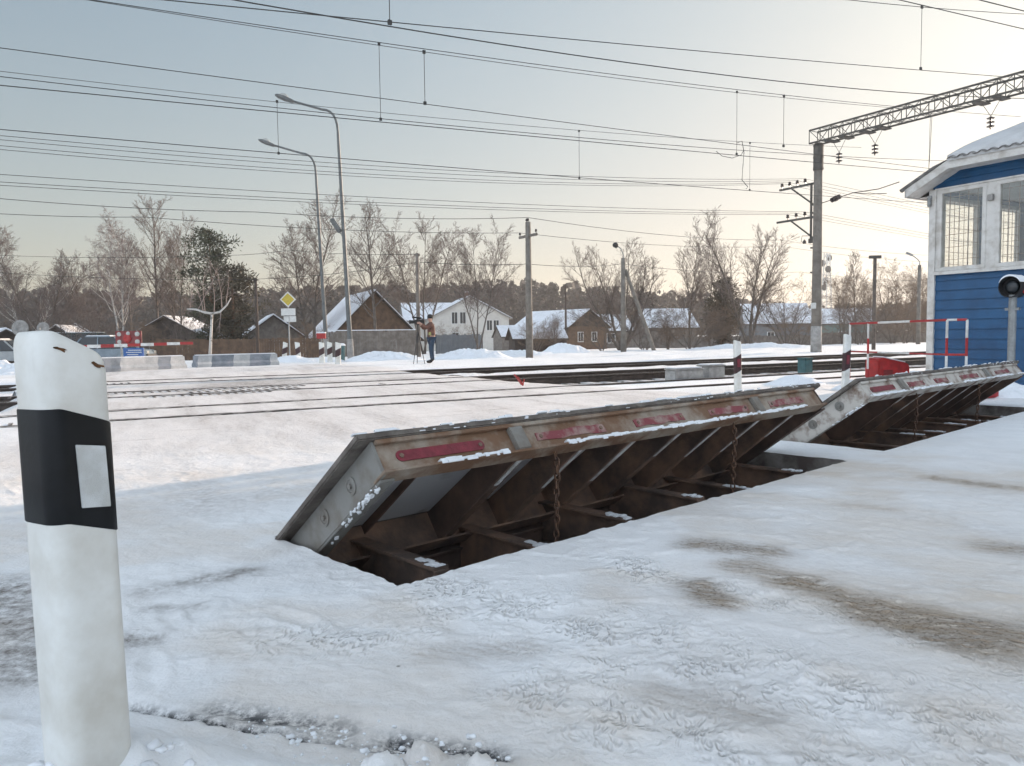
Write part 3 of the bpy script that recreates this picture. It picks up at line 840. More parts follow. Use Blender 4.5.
for t0, t1 in ((T_R-.1, 60), (60, 420), (-60, T_L+.1)):
    X, Y, Zz = ribbon(t0, t1, 12.75, 22.5, int(min(420, abs(t1-t0)*5)), 70, bal_z)
    A = X*ET.x+Y*ET.y; B = X*NT.x+Y*NT.y
    snowy = .40*(sstep(16.55, 16.95, B)*(1-sstep(18.2, 18.8, B)))+.30*sstep(21.3, 21.9, B)+.17*(1-sstep(13.8, 14.6, B))-.05
    sheet('track_ballast', X, Y, Zz, BM_, 'structure', {'snowy': snowy})

def rail_prof():
    return [(-.075, -.18), (.075, -.18), (.075, -.168), (.012, -.15), (.010, -.05), (.036, -.035), (.036, -.004), (.030, 0), (-.030, 0), (-.036, -.004), (-.036, -.035), (-.010, -.05), (-.012, -.15), (-.075, -.168)]
def rail_obj(n, t0, t1, ztop, parent):
    mb = MB(); pr = rail_prof(); k = len(pr)
    base = parent.location
    ts = [t0, t1]
    for t in ts:
        for x, z in pr: mb.v.append(tuple(Vector((t, n+x, ztop+z))))
    for j in range(k):
        j2 = (j+1) % k; mb.f.append((j, j2, k+j2, k+j)); mb.m.append(1 if j in (7,) else 0)
    mb.f.append(tuple(range(k))); mb.m.append(0)
    mb.f.append(tuple(range(2*k-1, k-1, -1))); mb.m.append(0)
    return mb.build('rail', [MT['rail'], MT['railtop']], parent)
labs = ['nearest railway track, its rails just showing in the trodden snow', 'middle railway track with dark rails and snowy sleepers', 'farthest railway track in front of the concrete mast']
for i, (n0, n1) in enumerate(TRK):
    t = thing('railway_track', labs[i], 'railway track', (0, 0, 0), ang(ET), 'railway tracks over the crossing')
    for n in (n0, n1): rail_obj(n, -70, 480, .014, t)
    if i > 0:
        rnd = random.Random(i); k = 0
        ts = list(np.arange(T_R+.3, T_R+.3+.56*82, .56))+list(np.arange(T_L-.3, T_L-8, -.56))
        for tt_ in ts[:98]:
            mb = MB(); mb.box((tt_, (n0+n1)/2+rnd.uniform(-.03, .03), -.215+rnd.uniform(-.012, .006)), (.25, 2.7, .14))
            mb.build('sleeper', MT['sleeper'], t)
# flangeway grooves and rubber deck ribs on the crossing
mb = MB()
RZ = ang(ET); RM = Matrix.Rotation(RZ, 3, 'Z')
for (n0, n1) in TRK:
    for n, sg in ((n0, 1), (n1, -1)):
        p = tn((T_L+T_R)/2-.35, n+sg*.075, .0085); mb.box(p, (T_R-T_L-.9, .07, .004), RM)
        p = tn((T_L+T_R)/2-.35, n-sg*.055, .0085); mb.box(p, (T_R-T_L-.9, .03, .004), RM)
tag(mb.build('flangeway', MT['groove']), kind='structure')
mb = MB(); rnd = random.Random(9)
for (n0, ln, ta, tb, sd_) in ((10.78, .30, T_L-.3, 1.4, 1), (11.62, .34, T_L-.3, 1.0, 2), (15.05, .42, T_L+.1, 6.0, 3), (15.75, .46, T_L+.1, 4.6, 4), (14.42, .30, .6, 4.6, 5), (19.35, .4, .6, 3.4, 6)):
    tt_ = ta
    while tt_ < tb:
        if vnoise(np.array([tt_*1.1]), np.array([sd_*7.3]), 3)[0] > .30+.35*(tt_-ta)/(tb-ta):
            mb.box(tn(tt_, n0+ln/2, .0105), (.045, ln*rnd.uniform(.8, 1.05), .006), RM)
        tt_ += .15
tag(mb.build('crossing_deck', MT['rubber']), kind='structure')

# concrete troughs, relay box, red marker by the tracks
def boxthing(name, label, cat, u, v, d, mat, rz=None, group=None, lid=None, snow=True, z=0):
    p = gnd(u, v, z); t = thing(name, label, cat, (p.x, p.y, z), ang(ET) if rz is None else rz, group)
    mb = MB(); mb.box((0, 0, d[2]/2-.03), (d[0], d[1], d[2]+.06)); mb.build('body', mat, t, bevel=.015)
    mb = MB(); mb.box((0, 0, d[2]+.02), (d[0]+.03, d[1]+.03, .034)); mb.build('lid', lid or mat, t, bevel=.01)
    if snow:
        mb = MB(); mb.box((0, 0, d[2]+.05), (d[0]-.03, d[1]-.03, .022)); mb.build('snow_cap', MT['snow'], t, bevel=.01)
    return t
boxthing('cable_trough', 'longer grey concrete cable box beside the middle track', 'concrete box', 684, 379, (.80, .35, .20), MT['concrete'], group='cable boxes by the track')
boxthing('cable_trough', 'shorter grey concrete cable box right of the longer one', 'concrete box', 711, 377, (.52, .35, .24), MT['concrete'], group='cable boxes by the track')
boxthing('relay_box', 'small dark teal relay box at the track below the mast', 'box', 805, 371, (.28, .25, .30), MT['teal'], snow=False)
mp_ = gnd(520, 386)
t = thing('track_marker', 'bent red metal marker sticking out of the snow at the track end', 'marker', (mp_.x, mp_.y, 0), .4)
mb = MB(); mb.bar((-.06, 0, .18), (.06, .02, .02), .09, .02); mb.build('plate', MT['red'], t)
mb = MB(); mb.bar((.06, .02, -.03), (.09, .0, .13), .03, .02); mb.bar((-.07, 0, .18), (-.12, 0, .23), .05, .02); mb.build('bracket', MT['red'], t)

# ------------------------------------------------------------------ portal mast
MASTP = at(816, 352, 38); MASTP = Vector((MASTP.x, MASTP.y, 0))
mt_, mn_ = ET.dot(MASTP), NT.dot(MASTP)
WF = -NT    # from the mast towards the near tracks
t = thing('portal_mast', 'tall concrete catenary mast carrying a steel lattice beam', 'mast', MASTP, ang(WF))   # local +x runs along the beam
HB = 10.05
mb = MB(); mb.tube([(0, 0, -.2), (0, 0, 3), (0, 0, 7), (0, 0, HB+.05)], [.245, .23, .205, .19], 16); mb.build('mast_pole', MT['mastconc'], t, smooth=True)
mb = MB(); mb.tube([(0, 0, -.1), (0, 0, 1.25)], [.262, .256], 16); mb.build('mast_foot', MT['concrete'], t, smooth=True)
mb = MB(); mb.tube([(0, 0, HB-1.25), (0, 0, HB)], [.235, .235], 12)
for z in (HB-1.2, HB-.65, HB-.1): mb.tube([(0, 0, z), (0, 0, z+.06)], [.25, .25], 12)
mb.build('head_collar', MT['truss'], t)
mb = MB(); mb.box((.0, -.235, 2.25), (.30, .02, .28)); mb.build('number_plate', MT['signwhite'], t)
mb = MB()
for z in (3.9, 5.1, 6.8, 7.2): mb.box((-.24, 0, z), (.22, .16, .07))
mb.build('clamp', MT['truss'], t)
# lattice beam
LB, HT, WT = 20.0, .62, .62
beam = MB(); r_ = .03
x = -.3; x1 = LB
for y in (-WT/2, WT/2):
    beam.bar((x, y, HB+.06), (x1, y, HB+.06), .07, .07); beam.bar((x, y, HB+.06+HT), (x1, y, HB+.06+HT), .07, .07)
k = 0; st = .62
while x < x1-.1:
    xn = min(x+st, x1)
    for y in (-WT/2, WT/2):
        beam.bar((x, y, HB+.06), (x, y, HB+.06+HT), .028, .028)
        a, b = ((x, y, HB+.06), (xn, y, HB+.06+HT)) if k % 2 else ((x, y, HB+.06+HT), (xn, y, HB+.06))
        beam.bar(a, b, .024, .024)
    for z in (HB+.06, HB+.06+HT):
        beam.bar((x, -WT/2, z), (x, WT/2, z), .024, .024)
        s = 1 if k % 2 else -1
        beam.bar((x, -s*WT/2, z), (xn, s*WT/2, z), .022, .022)
    x = xn; k += 1
lb = beam.build('lattice_beam', MT['truss'], t)
# second mast end of the portal
mb = MB(); mb.tube([(LB-.3, 0, -.2), (LB-.3, 0, HB+.05)], [.245, .19], 12); mb.build('mast_pole', MT['mastconc'], t, smooth=True)
def insulator(parent, p, n=3, r=.14):
    mb = MB(); prof = [(.02, .0)]
    z = 0
    for i in range(n):
        prof += [(.035, z-.02), (r, z-.075), (r*.9, z-.10), (.04, z-.105)]; z -= .16
    prof += [(.02, z-.04)]
    mb.lathe(prof, 10, p)
    o = mb.build('insulator', MT['insul'], parent, smooth=False)
    return o
INS = [1.15, 3.0, 8.0, 12.0, 16.0]
for xi in INS:
    mb = MB(); mb.tube([(xi-.38, 0, HB), (xi, 0, HB-.62)], .012, 4); mb.tube([(xi+.38, 0, HB), (xi, 0, HB-.62)], .012, 4)
    mb.box((xi-.38, 0, HB-.02), (.35, .75, .05)); mb.box((xi+.38, 0, HB-.02), (.35, .75, .05))
    mb.build('hanger', MT['truss'], t)
    insulator(t, (xi, 0, HB-.62), 3, .15)
# crossarms on the far side of the mast
for zc, ln, ni in ((8.22, 2.3, 4), (6.60, 2.45, 3)):
    mb = MB(); mb.bar((-.15, 0, zc), (-ln, 0, zc), .09, .10)
    mb.bar((-.2, 0, zc-1.05), (-1.55, 0, zc-.05), .06, .07)
    arm = mb.build('crossarm', MT['truss'], t)
    for k in range(ni):
        xx = -.75-k*(ln-.9)/3
        mb = MB(); mb.lathe([(.02, 0), (.02, .10), (.07, .10), (.09, .17), (.05, .18), (.08, .24), (.03, .28)], 8, (xx, 0, zc+.05)); mb.build('insulator', MT['insul'], arm)
mb = MB(); mb.bar((-.38, 0, 5.4), (-.38, 0, 8.2), .10, .06); mb.box((-.3, 0, 5.45), (.35, .14, .22)); mb.lathe([(.08, 0), (.09, .1), (.03, .2)], 8, (-.75, 0, 5.35))
mb.tube([(-.40, 0, 5.7), (-.9, 0, 5.75), (-.95, 0, 5.5), (-.78, 0, 5.35)], .016, 4); mb.build('tie_bar', MT['truss'], t)
# registration arm to the near side
mb = MB(); mb.tube([(.2, 0, 7.20), (1.0, 0, 7.30), (1.9, 0, 7.42), (3.2, 0, 7.38), (4.2, 0, 7.52)], .022, 5); mb.tube([(1.9, 0, 7.42), (2.8, 0, 7.22), (3.6, 0, 7.12)], .018, 5)
ra = mb.build('registration_arm', MT['truss'], t)
mb = MB(); rr = Matrix.Rotation(R(76), 3, 'Y')
mb.lathe([(.03, -.28), (.12, -.26), (.12, -.17), (.05, -.16), (.05, -.1), (.14, -.09), (.14, .02), (.05, .03), (.05, .08), (.12, .1), (.12, .2), (.03, .22)], 10, (1.02, 0, 7.31), rr); mb.build('insulator', MT['insul'], ra)
# drop wires under the beam
mb = MB(); mb.tube([(5.55, .1, HB), (5.5, .1, HB-1.5), (5.42, .1, HB-2.8)], .011, 4); mb.tube([(5.6, -.1, HB), (5.58, -.1, HB-2.2), (6.2, -.1, HB-3.4)], .011, 4)
mb.build('drop_wire', MT['wire'], t)

# ------------------------------------------------------------------ overhead wires (parallel to the tracks, each in its own vertical plane)
def plane_pt(u, v, n):
    d = ray(u, v); k = n/(NT.x*d.x+NT.y*d.y)
    p = Vector((d.x*k, d.y*k, CAMZ+d.z*k)); return ET.dot(p), p.z
def wire(label, n, pts, r=.011, t_end=None, t_start=None, name='overhead_wire', droppers=(), lower=None, group='overhead wires along the railway'):
    tz = [plane_pt(u, v, n) for u, v in pts]
    T = np.array([a for a, b in tz]); Zs = np.array([b for a, b in tz])
    deg = 2 if len(pts) >= 3 else 1
    co = np.polyfit(T, Zs, deg)
    if deg == 2 and co[0] < 0: co = np.polyfit(T, Zs, 1)
    t0 = (T.min()-6 if t_start is None else t_start); t1 = T.max()+2 if t_end is None else t_end
    ts = np.linspace(t0, t1, 40)
    mb = MB(); mb.tube([tn(a, n, float(np.polyval(co, a))) for a in ts], r*.82, 5)
    o = mb.build(name, MT['wire']); tag(o, label, 'overhead wire', group)
    o['_c'] = 0; del o['_c']
    return o, co
def drop(wire_o, u, va, vb, n, r=.007):
    ta, za = plane_pt(u, va, n); zb = plane_pt(u, vb, n)[1]
    mb = MB(); mb.tube([tn(ta, n, za), tn(ta, n, zb)], r, 4)
    for z in (za, zb): mb.box(tn(ta, n, z), (.06, .04, .07), RM)
    mb.build('dropper', MT['wire'], wire_o)
tp = mt_
nC1, nC2, nC3, nC4 = 11.5, 15.8, 18.7, 22.6
W = {}
w, _ = wire('contact wire crossing the top left corner of the sky, lowest of the nearest catenary', nC1, [(172, 0), (388, 22), (512, 34.5), (768, 56.5), (980, 75)], .010, t_end=tp+40)
drop(w, 388, -60, 22, nC1); drop(w, 922, 7, 69, nC1)
wire('support wire entering at the top right corner above the lattice beam', nC1, [(850, 0), (922, 7), (1024, 14)], .010)
wire('heavy feeder wire starting at the top edge and meeting the lattice beam top', 13.0, [(237, 0), (512, 46.5), (768, 79.5), (915, 93.5)], .014, t_end=tp+25)
w, _ = wire('upper one of the close pair of wires starting at the top left edge', nC2, [(90, 0), (256, 23.5), (512, 61.5), (768, 93), (890, 106)], .010, t_end=tp)
drop(w, 378, 43, 102, nC2) if False else drop(w, 424, 52, 103, nC2)
drop(w, 784, 96, 146, nC2)
w, _ = wire('lower one of the close pair of wires starting at the top left edge', nC3, [(98, 2), (256, 26), (512, 64.5), (768, 96), (950, 112)], .010, t_end=tp)
drop(w, 379, 44, 119, nC3); drop(w, 737, 92, 154, nC3)
wire('single contact wire starting highest at the left picture edge', nC2, [(0, 47.4), (256, 82.2), (512, 115.5), (768, 148), (925, 168)], .010, t_end=tp+30)
w, _ = wire('thin support wire just above two heavier wires at the left edge', nC4, [(0, 71), (256, 100), (512, 124.5), (745, 142)], .009, t_end=tp)
drop(w, 277, 101.5, 153, nC4); drop(w, 579, 131, 178, nC4); drop(w, 750, 143, 190, nC4)
wire('middle contact wire of the bundle of three at the left edge', nC3, [(0, 77), (256, 104.5), (512, 132), (768, 152)], .011, t_end=tp+30)
wire('thick lowest wire of the bundle of three at the left edge', nC3+.35, [(0, 84), (256, 111.3), (512, 135), (768, 157), (920, 172)], .014, t_end=tp+30)
wire('dark contact wire over the farthest track at mid height on the left', nC4, [(0, 129.5), (256, 151), (512, 172.5), (755, 191)], .014, t_end=tp+30)
for k, (n, pts, lb_) in enumerate(((25.7, [(0, 136), (256, 156.5), (512, 174)], 'uppermost of the four thin wires to the upper crossarm'),
                                   (26.2, [(0, 140.5), (256, 160), (512, 178)], 'second from top of the four thin wires to the upper crossarm'),
                                   (26.7, [(0, 146), (256, 166), (512, 181.5)], 'third from top of the four thin wires to the upper crossarm'),
                                   (27.1, [(0, 150), (256, 169), (512, 184)], 'lowest of the four thin wires to the upper crossarm'),
                                   (25.7, [(0, 174.5), (256, 190.5), (512, 204)], 'uppermost of the three thin wires to the lower crossarm'),
                                   (26.2, [(0, 181.5), (256, 197.5), (512, 207.5)], 'middle of the three thin wires to the lower crossarm'),
                                   (26.7, [(0, 185), (256, 200), (512, 210)], 'lowest of the three thin wires to the lower crossarm'))):
    zarm = (8.22 if k < 4 else 6.60)+.33
    tz = [plane_pt(u, v, n) for u, v in pts]
    co = np.polyfit([a for a, b in tz]+[tp], [b for a, b in tz]+[zarm], 2)
    ts = np.linspace(-24, tp, 40); mb = MB()
    mb.tube([tn(a, n, float(np.polyval(co, a))) for a in ts]+[tn(tp+q, n, zarm-.9*math.sin(PI*q/55)) for q in (14, 28, 41, 55)], .008, 4)
    tag(mb.build('overhead_wire', MT['wire']), lb_, 'overhead wire', 'overhead wires along the railway')
wire('steeply falling feeder wire in the top right corner', 9.0, [(900, 0), (1024, 29)], .011, t_end=tp)
wire('short wire cutting the extreme top right corner', 6.5, [(980, 0), (1024, 11)], .010, t_end=tp)
# loose jumper cable left of the mast
t = thing('jumper_cable', 'wavy jumper cable hanging between two wires left of the mast', 'cable', (0, 0, 0))
mb = MB(); mb.tube([at(u, v, 30) for u, v in ((737, 143), (742, 141), (744, 152), (743, 165), (742, 180), (748, 187), (746, 189))], .014, 5)
mb.tube([at(u, v, 30) for u, v in ((716, 151), (722, 156), (732, 158), (741, 155), (744, 150))], .012, 5); mb.build('cable', MT['wire'], t)

# ------------------------------------------------------------------ poles and lamps
def pole(name, label, cat, u, vtop, vbase, Y, r0=.13, r1=.09, mat='mastconc', n=10, group='utility poles'):
    b = at(u, vbase, Y); z0 = gz(b.x, b.y); h = at(u, vtop, Y).z-z0
    t = thing(name, label, cat, (b.x, b.y, z0), 0, group)
    mb = MB(); mb.tube([(0, 0, -.3), (0, 0, h)], [r0, r1], n); mb.build('pole', MT[mat], t, smooth=True)
    return t, h
LVN = 29.6
pL, hL = pole('utility_pole', 'concrete pole with a single crossarm beside the dark parked car', 'pole', 529.5, 222, 357, 35, .17, .12)
pL.rotation_euler = (0, 0, ang(NT))
mb = MB(); mb.bar((-.72, 0, hL-.62), (.75, 0, hL-.62), .09, .11); arm = mb.build('crossarm', MT['mastconc'], pL)
for xx, zz in ((-.65, hL-.56), (.7, hL-.56), (.0, hL+.0), (.12, hL)):
    mb = MB(); mb.lathe([(.015, 0), (.02, .05), (.05, .06), (.055, .12), (.03, .17)], 8, (xx, 0, zz)); mb.build('insulator', MT['insul'], arm)
def span(label, pts, r, n):
    mb = MB(); P_ = [Vector(p) for p in pts]; out = []
    for i in range(len(P_)-1):
        for k in range(10):
            f = k/10; p = P_[i].lerp(P_[i+1], f); sag = .012*(P_[i+1]-P_[i]).length*4*f*(1-f); out.append(p-Vector((0, 0, sag)))
    out.append(P_[-1]); mb.tube(out, r, 4)
    return tag(mb.build('overhead_wire', MT['wire']), label, 'overhead wire', 'low voltage wires on the poles')
pt = pL.location
span('low voltage wire running to the top of the crossarm pole', [at(-60, 193, 26), at(256, 212, 30), Vector((pt.x, pt.y, pt.z+hL+.2)), at(780, 240, 52), at(1000, 255, 75)], .011, 0)
span('low voltage wire running to the left end of the crossarm pole', [at(-60, 210, 26), at(145, 217, 29), Vector((pt.x-.35, pt.y+.6, pt.z+hL-.4)), at(780, 246, 52), at(1000, 262, 75)], .010, 0)
span('lowest wire crossing in front of the left birches', [at(-60, 268, 50), at(258, 279, 47), at(419, 262, 40), at(528, 264, 36), at(622, 264, 45), at(800, 272, 60), at(960, 280, 75)], .012, 0)
span('second lowest wire crossing in front of the left birches', [at(-60, 252, 50), at(240, 255, 47), at(290, 250, 46), at(418, 254, 40)], .011, 0)
pw, hw = pole('utility_pole', 'weathered wooden pole without crossarm beside the white house', 'pole', 419, 253, 356, 39, .11, .08, 'greywood')
mb = MB(); mb.box((0, 0, hw-.1), (.30, .1, .1)); mb.build('crossarm', MT['greywood'], pw)
pd, hd = pole('utility_pole', 'thin dark wooden pole standing right of the pine', 'pole', 258, 278, 354, 46, .10, .075, 'darkwood')
mb = MB(); mb.box((0, 0, hd-.12), (.25, .1, .08)); mb.build('crossarm', MT['darkwood'], pd)
pf, hf = pole('utility_pole', 'dark distant pole rising behind the grey roofed house', 'pole', 566, 284, 345, 80, .13, .09, 'darkwood')
mb = MB(); mb.box((0, 0, hf-.3), (.55, .1, .1)); mb.build('crossarm', MT['darkwood'], pf)
# lamp on strutted concrete pole
ps, hs = pole('street_lamp', 'concrete lamp pole propped by a slanting strut', 'street lamp', 623.5, 258, 353, 44, .17, .12, group='lamp posts')
mb = MB(); e = at(656, 351, 44)-ps.location; mb.tube([(.12, 0, hs-.65), (e.x, e.y, -.2)], [.10, .12], 8); mb.build('strut', MT['mastconc'], ps)
mb = MB(); mb.tube([(0, 0, hs-.1), (0.02, 0, hs+.15), (-.12, 0, hs+.5), (-.35, 0, hs+.72)], .03, 6); mb.build('lamp_arm', MT['steel'], ps)
mb = MB(); mb.lathe([(.05, .12), (.14, .06), (.18, -.06), (.12, -.16)], 10, (-.42, 0, hs+.75), Matrix.Rotation(R(25), 3, 'Y')); mb.build('lamp_head', MT['black'], ps)
# flat-topped post and far lamp at the right
pk, hk = pole('lamp_post', 'thin post with a flat bar top left of the cabin', 'lamp post', 873.5, 258, 350, 40, .10, .085, 'bark', group='lamp posts')
mb = MB(); mb.box((0, 0, hk+.05), (.56, .22, .15)); mb.build('lamp_head', MT['truss'], pk)
pr_, hr_ = pole('street_lamp', 'slim lamp post with a curved arm close to the cabin wall', 'street lamp', 918, 265, 344, 58, .16, .12, group='lamp posts')
mb = MB(); mb.tube([(0, 0, hr_-.1), (0, 0, hr_+.25), (-.25, 0, hr_+.5), (-.6, 0, hr_+.75)], .035, 6); mb.build('lamp_arm', MT['steel'], pr_)
mb = MB(); mb.bar((-.55, 0, hr_+.72), (-1.0, 0, hr_+.92), .2, .12); mb.build('lamp_head', MT['steel'], pr_)
# tall lamp posts
def tall_lamp(label, u0, vb, u1, v1, uh, vh, Y, extra=False):
    b = at(u0, vb, Y); b.z = 0
    t = thing('street_lamp', label, 'street lamp', b, 0, 'tall curved street lamps')
    k = at(u1, v1, Y)-b; h = at(uh, vh, Y)-b
    pts = []; rad = []
    for i in range(9):
        f = i/8*.93; pts.append(k*f+Vector((0, 0, 0))); rad.append(.12-.06*f)
    for i in range(7):
        f = i/6; a = k*.95; bz = k*1.02; 
        p = (1-f)**2*(k*.94)+2*f*(1-f)*(k*1.02+Vector((0, 0, .12)))+f*f*(k*1.0+(h-k)*.33+Vector((0, 0, .10)))
        pts.append(p); rad.append(.055)
    pts.append(h); rad.append(.05)
    mb = MB(); mb.tube(pts, rad, 10); mb.build('post', MT['lampsteel'], t, smooth=True)
    d = (h-k); d.normalize()
    rot = Vector((1, 0, 0)).rotation_difference(d).to_matrix()
    mb = MB(); loft(mb, [[h+rot @ Vector((x, y*w, z*w2)) for y, z in ((-1, -.5), (1, -.5), (1, .2), (.5, .7), (-.5, .7), (-1, .2))] for x, w, w2 in ((-.12, .08, .07), (.0, .15, .12), (.38, .20, .15), (.68, .18, .12), (.80, .07, .06))])
    hd_ = mb.build('lamp_head', MT['lampsteel'], t, smooth=False)
    mb = MB(); loft(mb, [[h+rot @ Vector((.42+.28*math.cos(a)*q, .15*math.sin(a)*q, -.07-.14*(1-q*q))) for a in [2*PI*i/12 for i in range(12)]] for q in (1, .85, .55, .15)]); mb.build('lens', MT['lamp_lens'], hd_, smooth=True)
    mb = MB(); mb.tube([(0, 0, -.1), (k.x*.09, 0, .9)], [.16, .15], 12); mb.build('post_foot', MT['concrete'], t)
    if extra:
        q = k*.50
        mb = MB(); mb.tube([q, q+Vector((-.25, 0, .45))], .03, 6); mb.build('lamp_arm', MT['steel'], t)
        mb = MB(); mb.bar(q+Vector((-.16, 0, .30)), q+Vector((-.55, 0, .92)), .26, .22); mb.build('lamp_head', MT['lampsteel'], t, bevel=.04)
    return t
tall_lamp('taller curved steel street lamp with a second small lamp halfway up', 351, 357, 337, 117, 292, 101, 36, True)
tall_lamp('lower curved steel street lamp left of the taller one', 327, 358, 315, 160, 273, 145, 42)

# ------------------------------------------------------------------ blue crossing cabin
CY = 15.0
C0 = at(930, 330, CY); C0 = Vector((C0.x, C0.y, 0))
# local frame: +x along the visible gable wall toward the camera (right in the picture), +y into the building along the tracks
cab = thing('crossing_cabin', 'blue sided crossing cabin with white trim and snowy half hipped roof', 'cabin', C0, ang(-NT))
SILL = at(940, 272.5, CY).z; WTOP = at(933, 191, CY).z
GWID, GDEP = 7.0, 6.0
# windows of the visible wall (x0,x1) and of the track wall (y0,y1)
z0w, z1w = SILL+.04, WTOP-.01
# wall with openings built from boxes
def wall_boxes(mb, along, length, thick, z0, z1, openings, lap):
    """boxes filling a wall; along = function(s, depth, z)"""
    pass
def siding(mb, x0, x1, z0, z1, axis='x', out=-1, off=0.0, lap=.185):
    z = z0; i = 0
    while z < z1-1e-4:
        zt = min(z+lap, z1)
        a, b = off-.004, off-.026
        if axis == 'x':
            vs = [(x0, b, z), (x1, b, z), (x1, a, zt), (x0, a, zt), (x0, .02, z), (x1, .02, z), (x1, .02, zt), (x0, .02, zt)]
        else:
            vs = [(b, x0, z), (b, x1, z), (a, x1, zt), (a, x0, zt), (.02, x0, z), (.02, x1, z), (.02, x1, zt), (.02, x0, zt)]
        mb.add(vs, [(0, 1, 2, 3), (4, 7, 6, 5), (0, 4, 5, 1), (1, 5, 6, 2), (2, 6, 7, 3), (3, 7, 4, 0)])
        z = zt
# roof line of the gable: rises from the eave at x=-.45
SL = .50; XH = .52       # slope and where the half hip starts (symmetric at the other end)
def gable_z(x):
    xx = min(x, GWID-x); return WTOP+.02+max(0, min(xx, XH+.5))*SL
mb = MB()
siding(mb, .06, GWID, -.1, SILL-.06)                       # below the sill
# gable part above windows, clipped by steps following the roof
zg = WTOP+.02
while zg < WTOP+.5:
    zt = zg+.125
    xa = max(.02, (zg-WTOP-.09)/SL+.02); siding(mb, xa, GWID-xa, zg, zt, lap=.125)
    zg = zt
wl = mb.build('wall', MT['blue'], cab)
mb = MB(); siding(mb, .06, GDEP, -.1, SILL-.06, 'y'); siding(mb, .06, GDEP, WTOP-.06, WTOP+.02, 'y')
for y0, y1 in ((0.06, .30), (1.62, 1.95), (3.2, GDEP)): siding(mb, y0, y1, SILL-.06, WTOP-.06, 'y')
mb.box((GWID, GDEP/2, 2.0), (.04, GDEP, 4.2)); mb.box((GWID/2, GDEP, 2.0), (GWID, .04, 4.2))
mb.build('wall', MT['blue'], cab)
mb = MB(); mb.box((GWID/2, GDEP/2, SILL-.3), (GWID-.1, GDEP-.1, .05)); mb.box((GWID/2, GDEP/2, WTOP+.05), (GWID-.1, GDEP-.1, .05))
mb.box((GWID/2, GDEP-.06, (SILL+WTOP)/2), (GWID-.1, .03, WTOP-SILL)); mb.box((GWID-.08, GDEP/2, (SILL+WTOP)/2), (.03, GDEP-.1, WTOP-SILL))
mb.box((GWID/2, .035, SILL-.2), (GWID-.1, .03, .3)); mb.box((2.6, 2.6, (SILL+WTOP)/2-.2), (.6, .5, 1.2))
mb.build('interior', MT['interior'], cab)
# trim: corner board, band under and above the windows, posts between windows
mb = MB(); mb.box((.03, -.02, 1.05+WTOP/2-1.1), (.13, .08, WTOP+.1)); mb.box((-.02, .06, WTOP/2), (.06, .14, WTOP+.1)); mb.build('corner_board', MT['trim'], cab)
WINS = [(.13, 1.02), (1.18, 2.5), (2.66, 3.9), (4.1, 5.3)]
mb = MB()
mb.box((GWID/2+.03, -.03, SILL-.03), (GWID-.1, .10, .06)); mb.box((GWID/2+.03, -.02, WTOP+.004), (GWID-.1, .085, .03))
xs = [.095]+[q for w_ in WINS for q in w_]+[GWID]
for i in range(0, len(xs), 2):
    if xs[i+1]-xs[i] > .01: mb.box(((xs[i]+xs[i+1])/2, -.005, (SILL+WTOP)/2), (xs[i+1]-xs[i], .055, WTOP-SILL-.005))
mb.build('window_band', MT['trim'], cab)
def cabwin(x0, x1, z0, z1, axis='x'):
    fw = .075
    def P_(x, y, z): return (x, y, z) if axis == 'x' else (y, x, z)
    def bx(mb, xa, xb, ya, yb, za, zb):
        c = P_((xa+xb)/2, (ya+yb)/2, (za+zb)/2); d = (xb-xa, yb-ya, zb-za) if axis == 'x' else (yb-ya, xb-xa, zb-za)
        mb.box(c, d)
    mb = MB()
    bx(mb, x0, x1, -.045, .035, z0, z0+fw); bx(mb, x0, x1, -.045, .035, z1-fw, z1)
    bx(mb, x0, x0+fw, -.045, .035, z0+fw, z1-fw); bx(mb, x1-fw, x1, -.045, .035, z0+fw, z1-fw)
    fr = mb.build('window', MT['trim'], cab, bevel=.006)
    mb = MB(); bx(mb, x0+fw-.002, x1-fw+.002, -.006, .0, z0+fw-.002, z1-fw+.002); mb.build('pane', MT['glass'], fr)
    mb = MB(); k = x0+fw+.11
    while k < x1-fw-.03: bx(mb, k-.004, k+.004, .04, .048, z0+fw, z1-fw); k += .17
    k = z0+fw+.14
    while k < z1-fw-.03: bx(mb, x0+fw, x1-fw, .0485, .0565, k-.004, k+.004); k += .235
    mb.build('grille', MT['tanrust'], fr)
for x0, x1 in WINS: cabwin(x0, x1, SILL+.005, WTOP-.012)
cabwin(.32, 1.60, SILL-.04, WTOP-.08, 'y'); cabwin(1.97, 3.18, SILL-.04, WTOP-.08, 'y')
# soffit + fascia following the gable
ov = .42                                                  # overhang toward the viewer
def roofpt(x, y, dz=0):
    return Vector((x, y, WTOP+.10+min(x, GWID-x)*SL+dz))
mb = MB()
xe = -.30
zx = lambda x: WTOP+.20+x*SL
# left verge fascia board (sloping), half-hip fascia (level) and soffits
fb = .17
def quadbox(mb, a, b, c, d, th):
    a, b, c, d = map(Vector, (a, b, c, d)); n = (b-a).cross(d-a).normalized()*th
    mb.add([a, b, c, d, a+n, b+n, c+n, d+n], [(0, 1, 2, 3), (7, 6, 5, 4), (0, 4, 5, 1), (1, 5, 6, 2), (2, 6, 7, 3), (3, 7, 4, 0)])
zh = zx(XH)
quadbox(mb, (xe, -ov, zx(xe)-fb), (XH, -ov, zh-fb), (XH, -ov, zh-.01), (xe, -ov, zx(xe)-.01), -.03)
quadbox(mb, (GWID-xe, -ov, zx(xe)-fb), (GWID-XH, -ov, zh-fb), (GWID-XH, -ov, zh-.01), (GWID-xe, -ov, zx(xe)-.01), .03)
quadbox(mb, (XH, -ov, zh-fb), (GWID-XH, -ov, zh-fb), (GWID-XH, -ov, zh-.01), (XH, -ov, zh-.01), -.03)
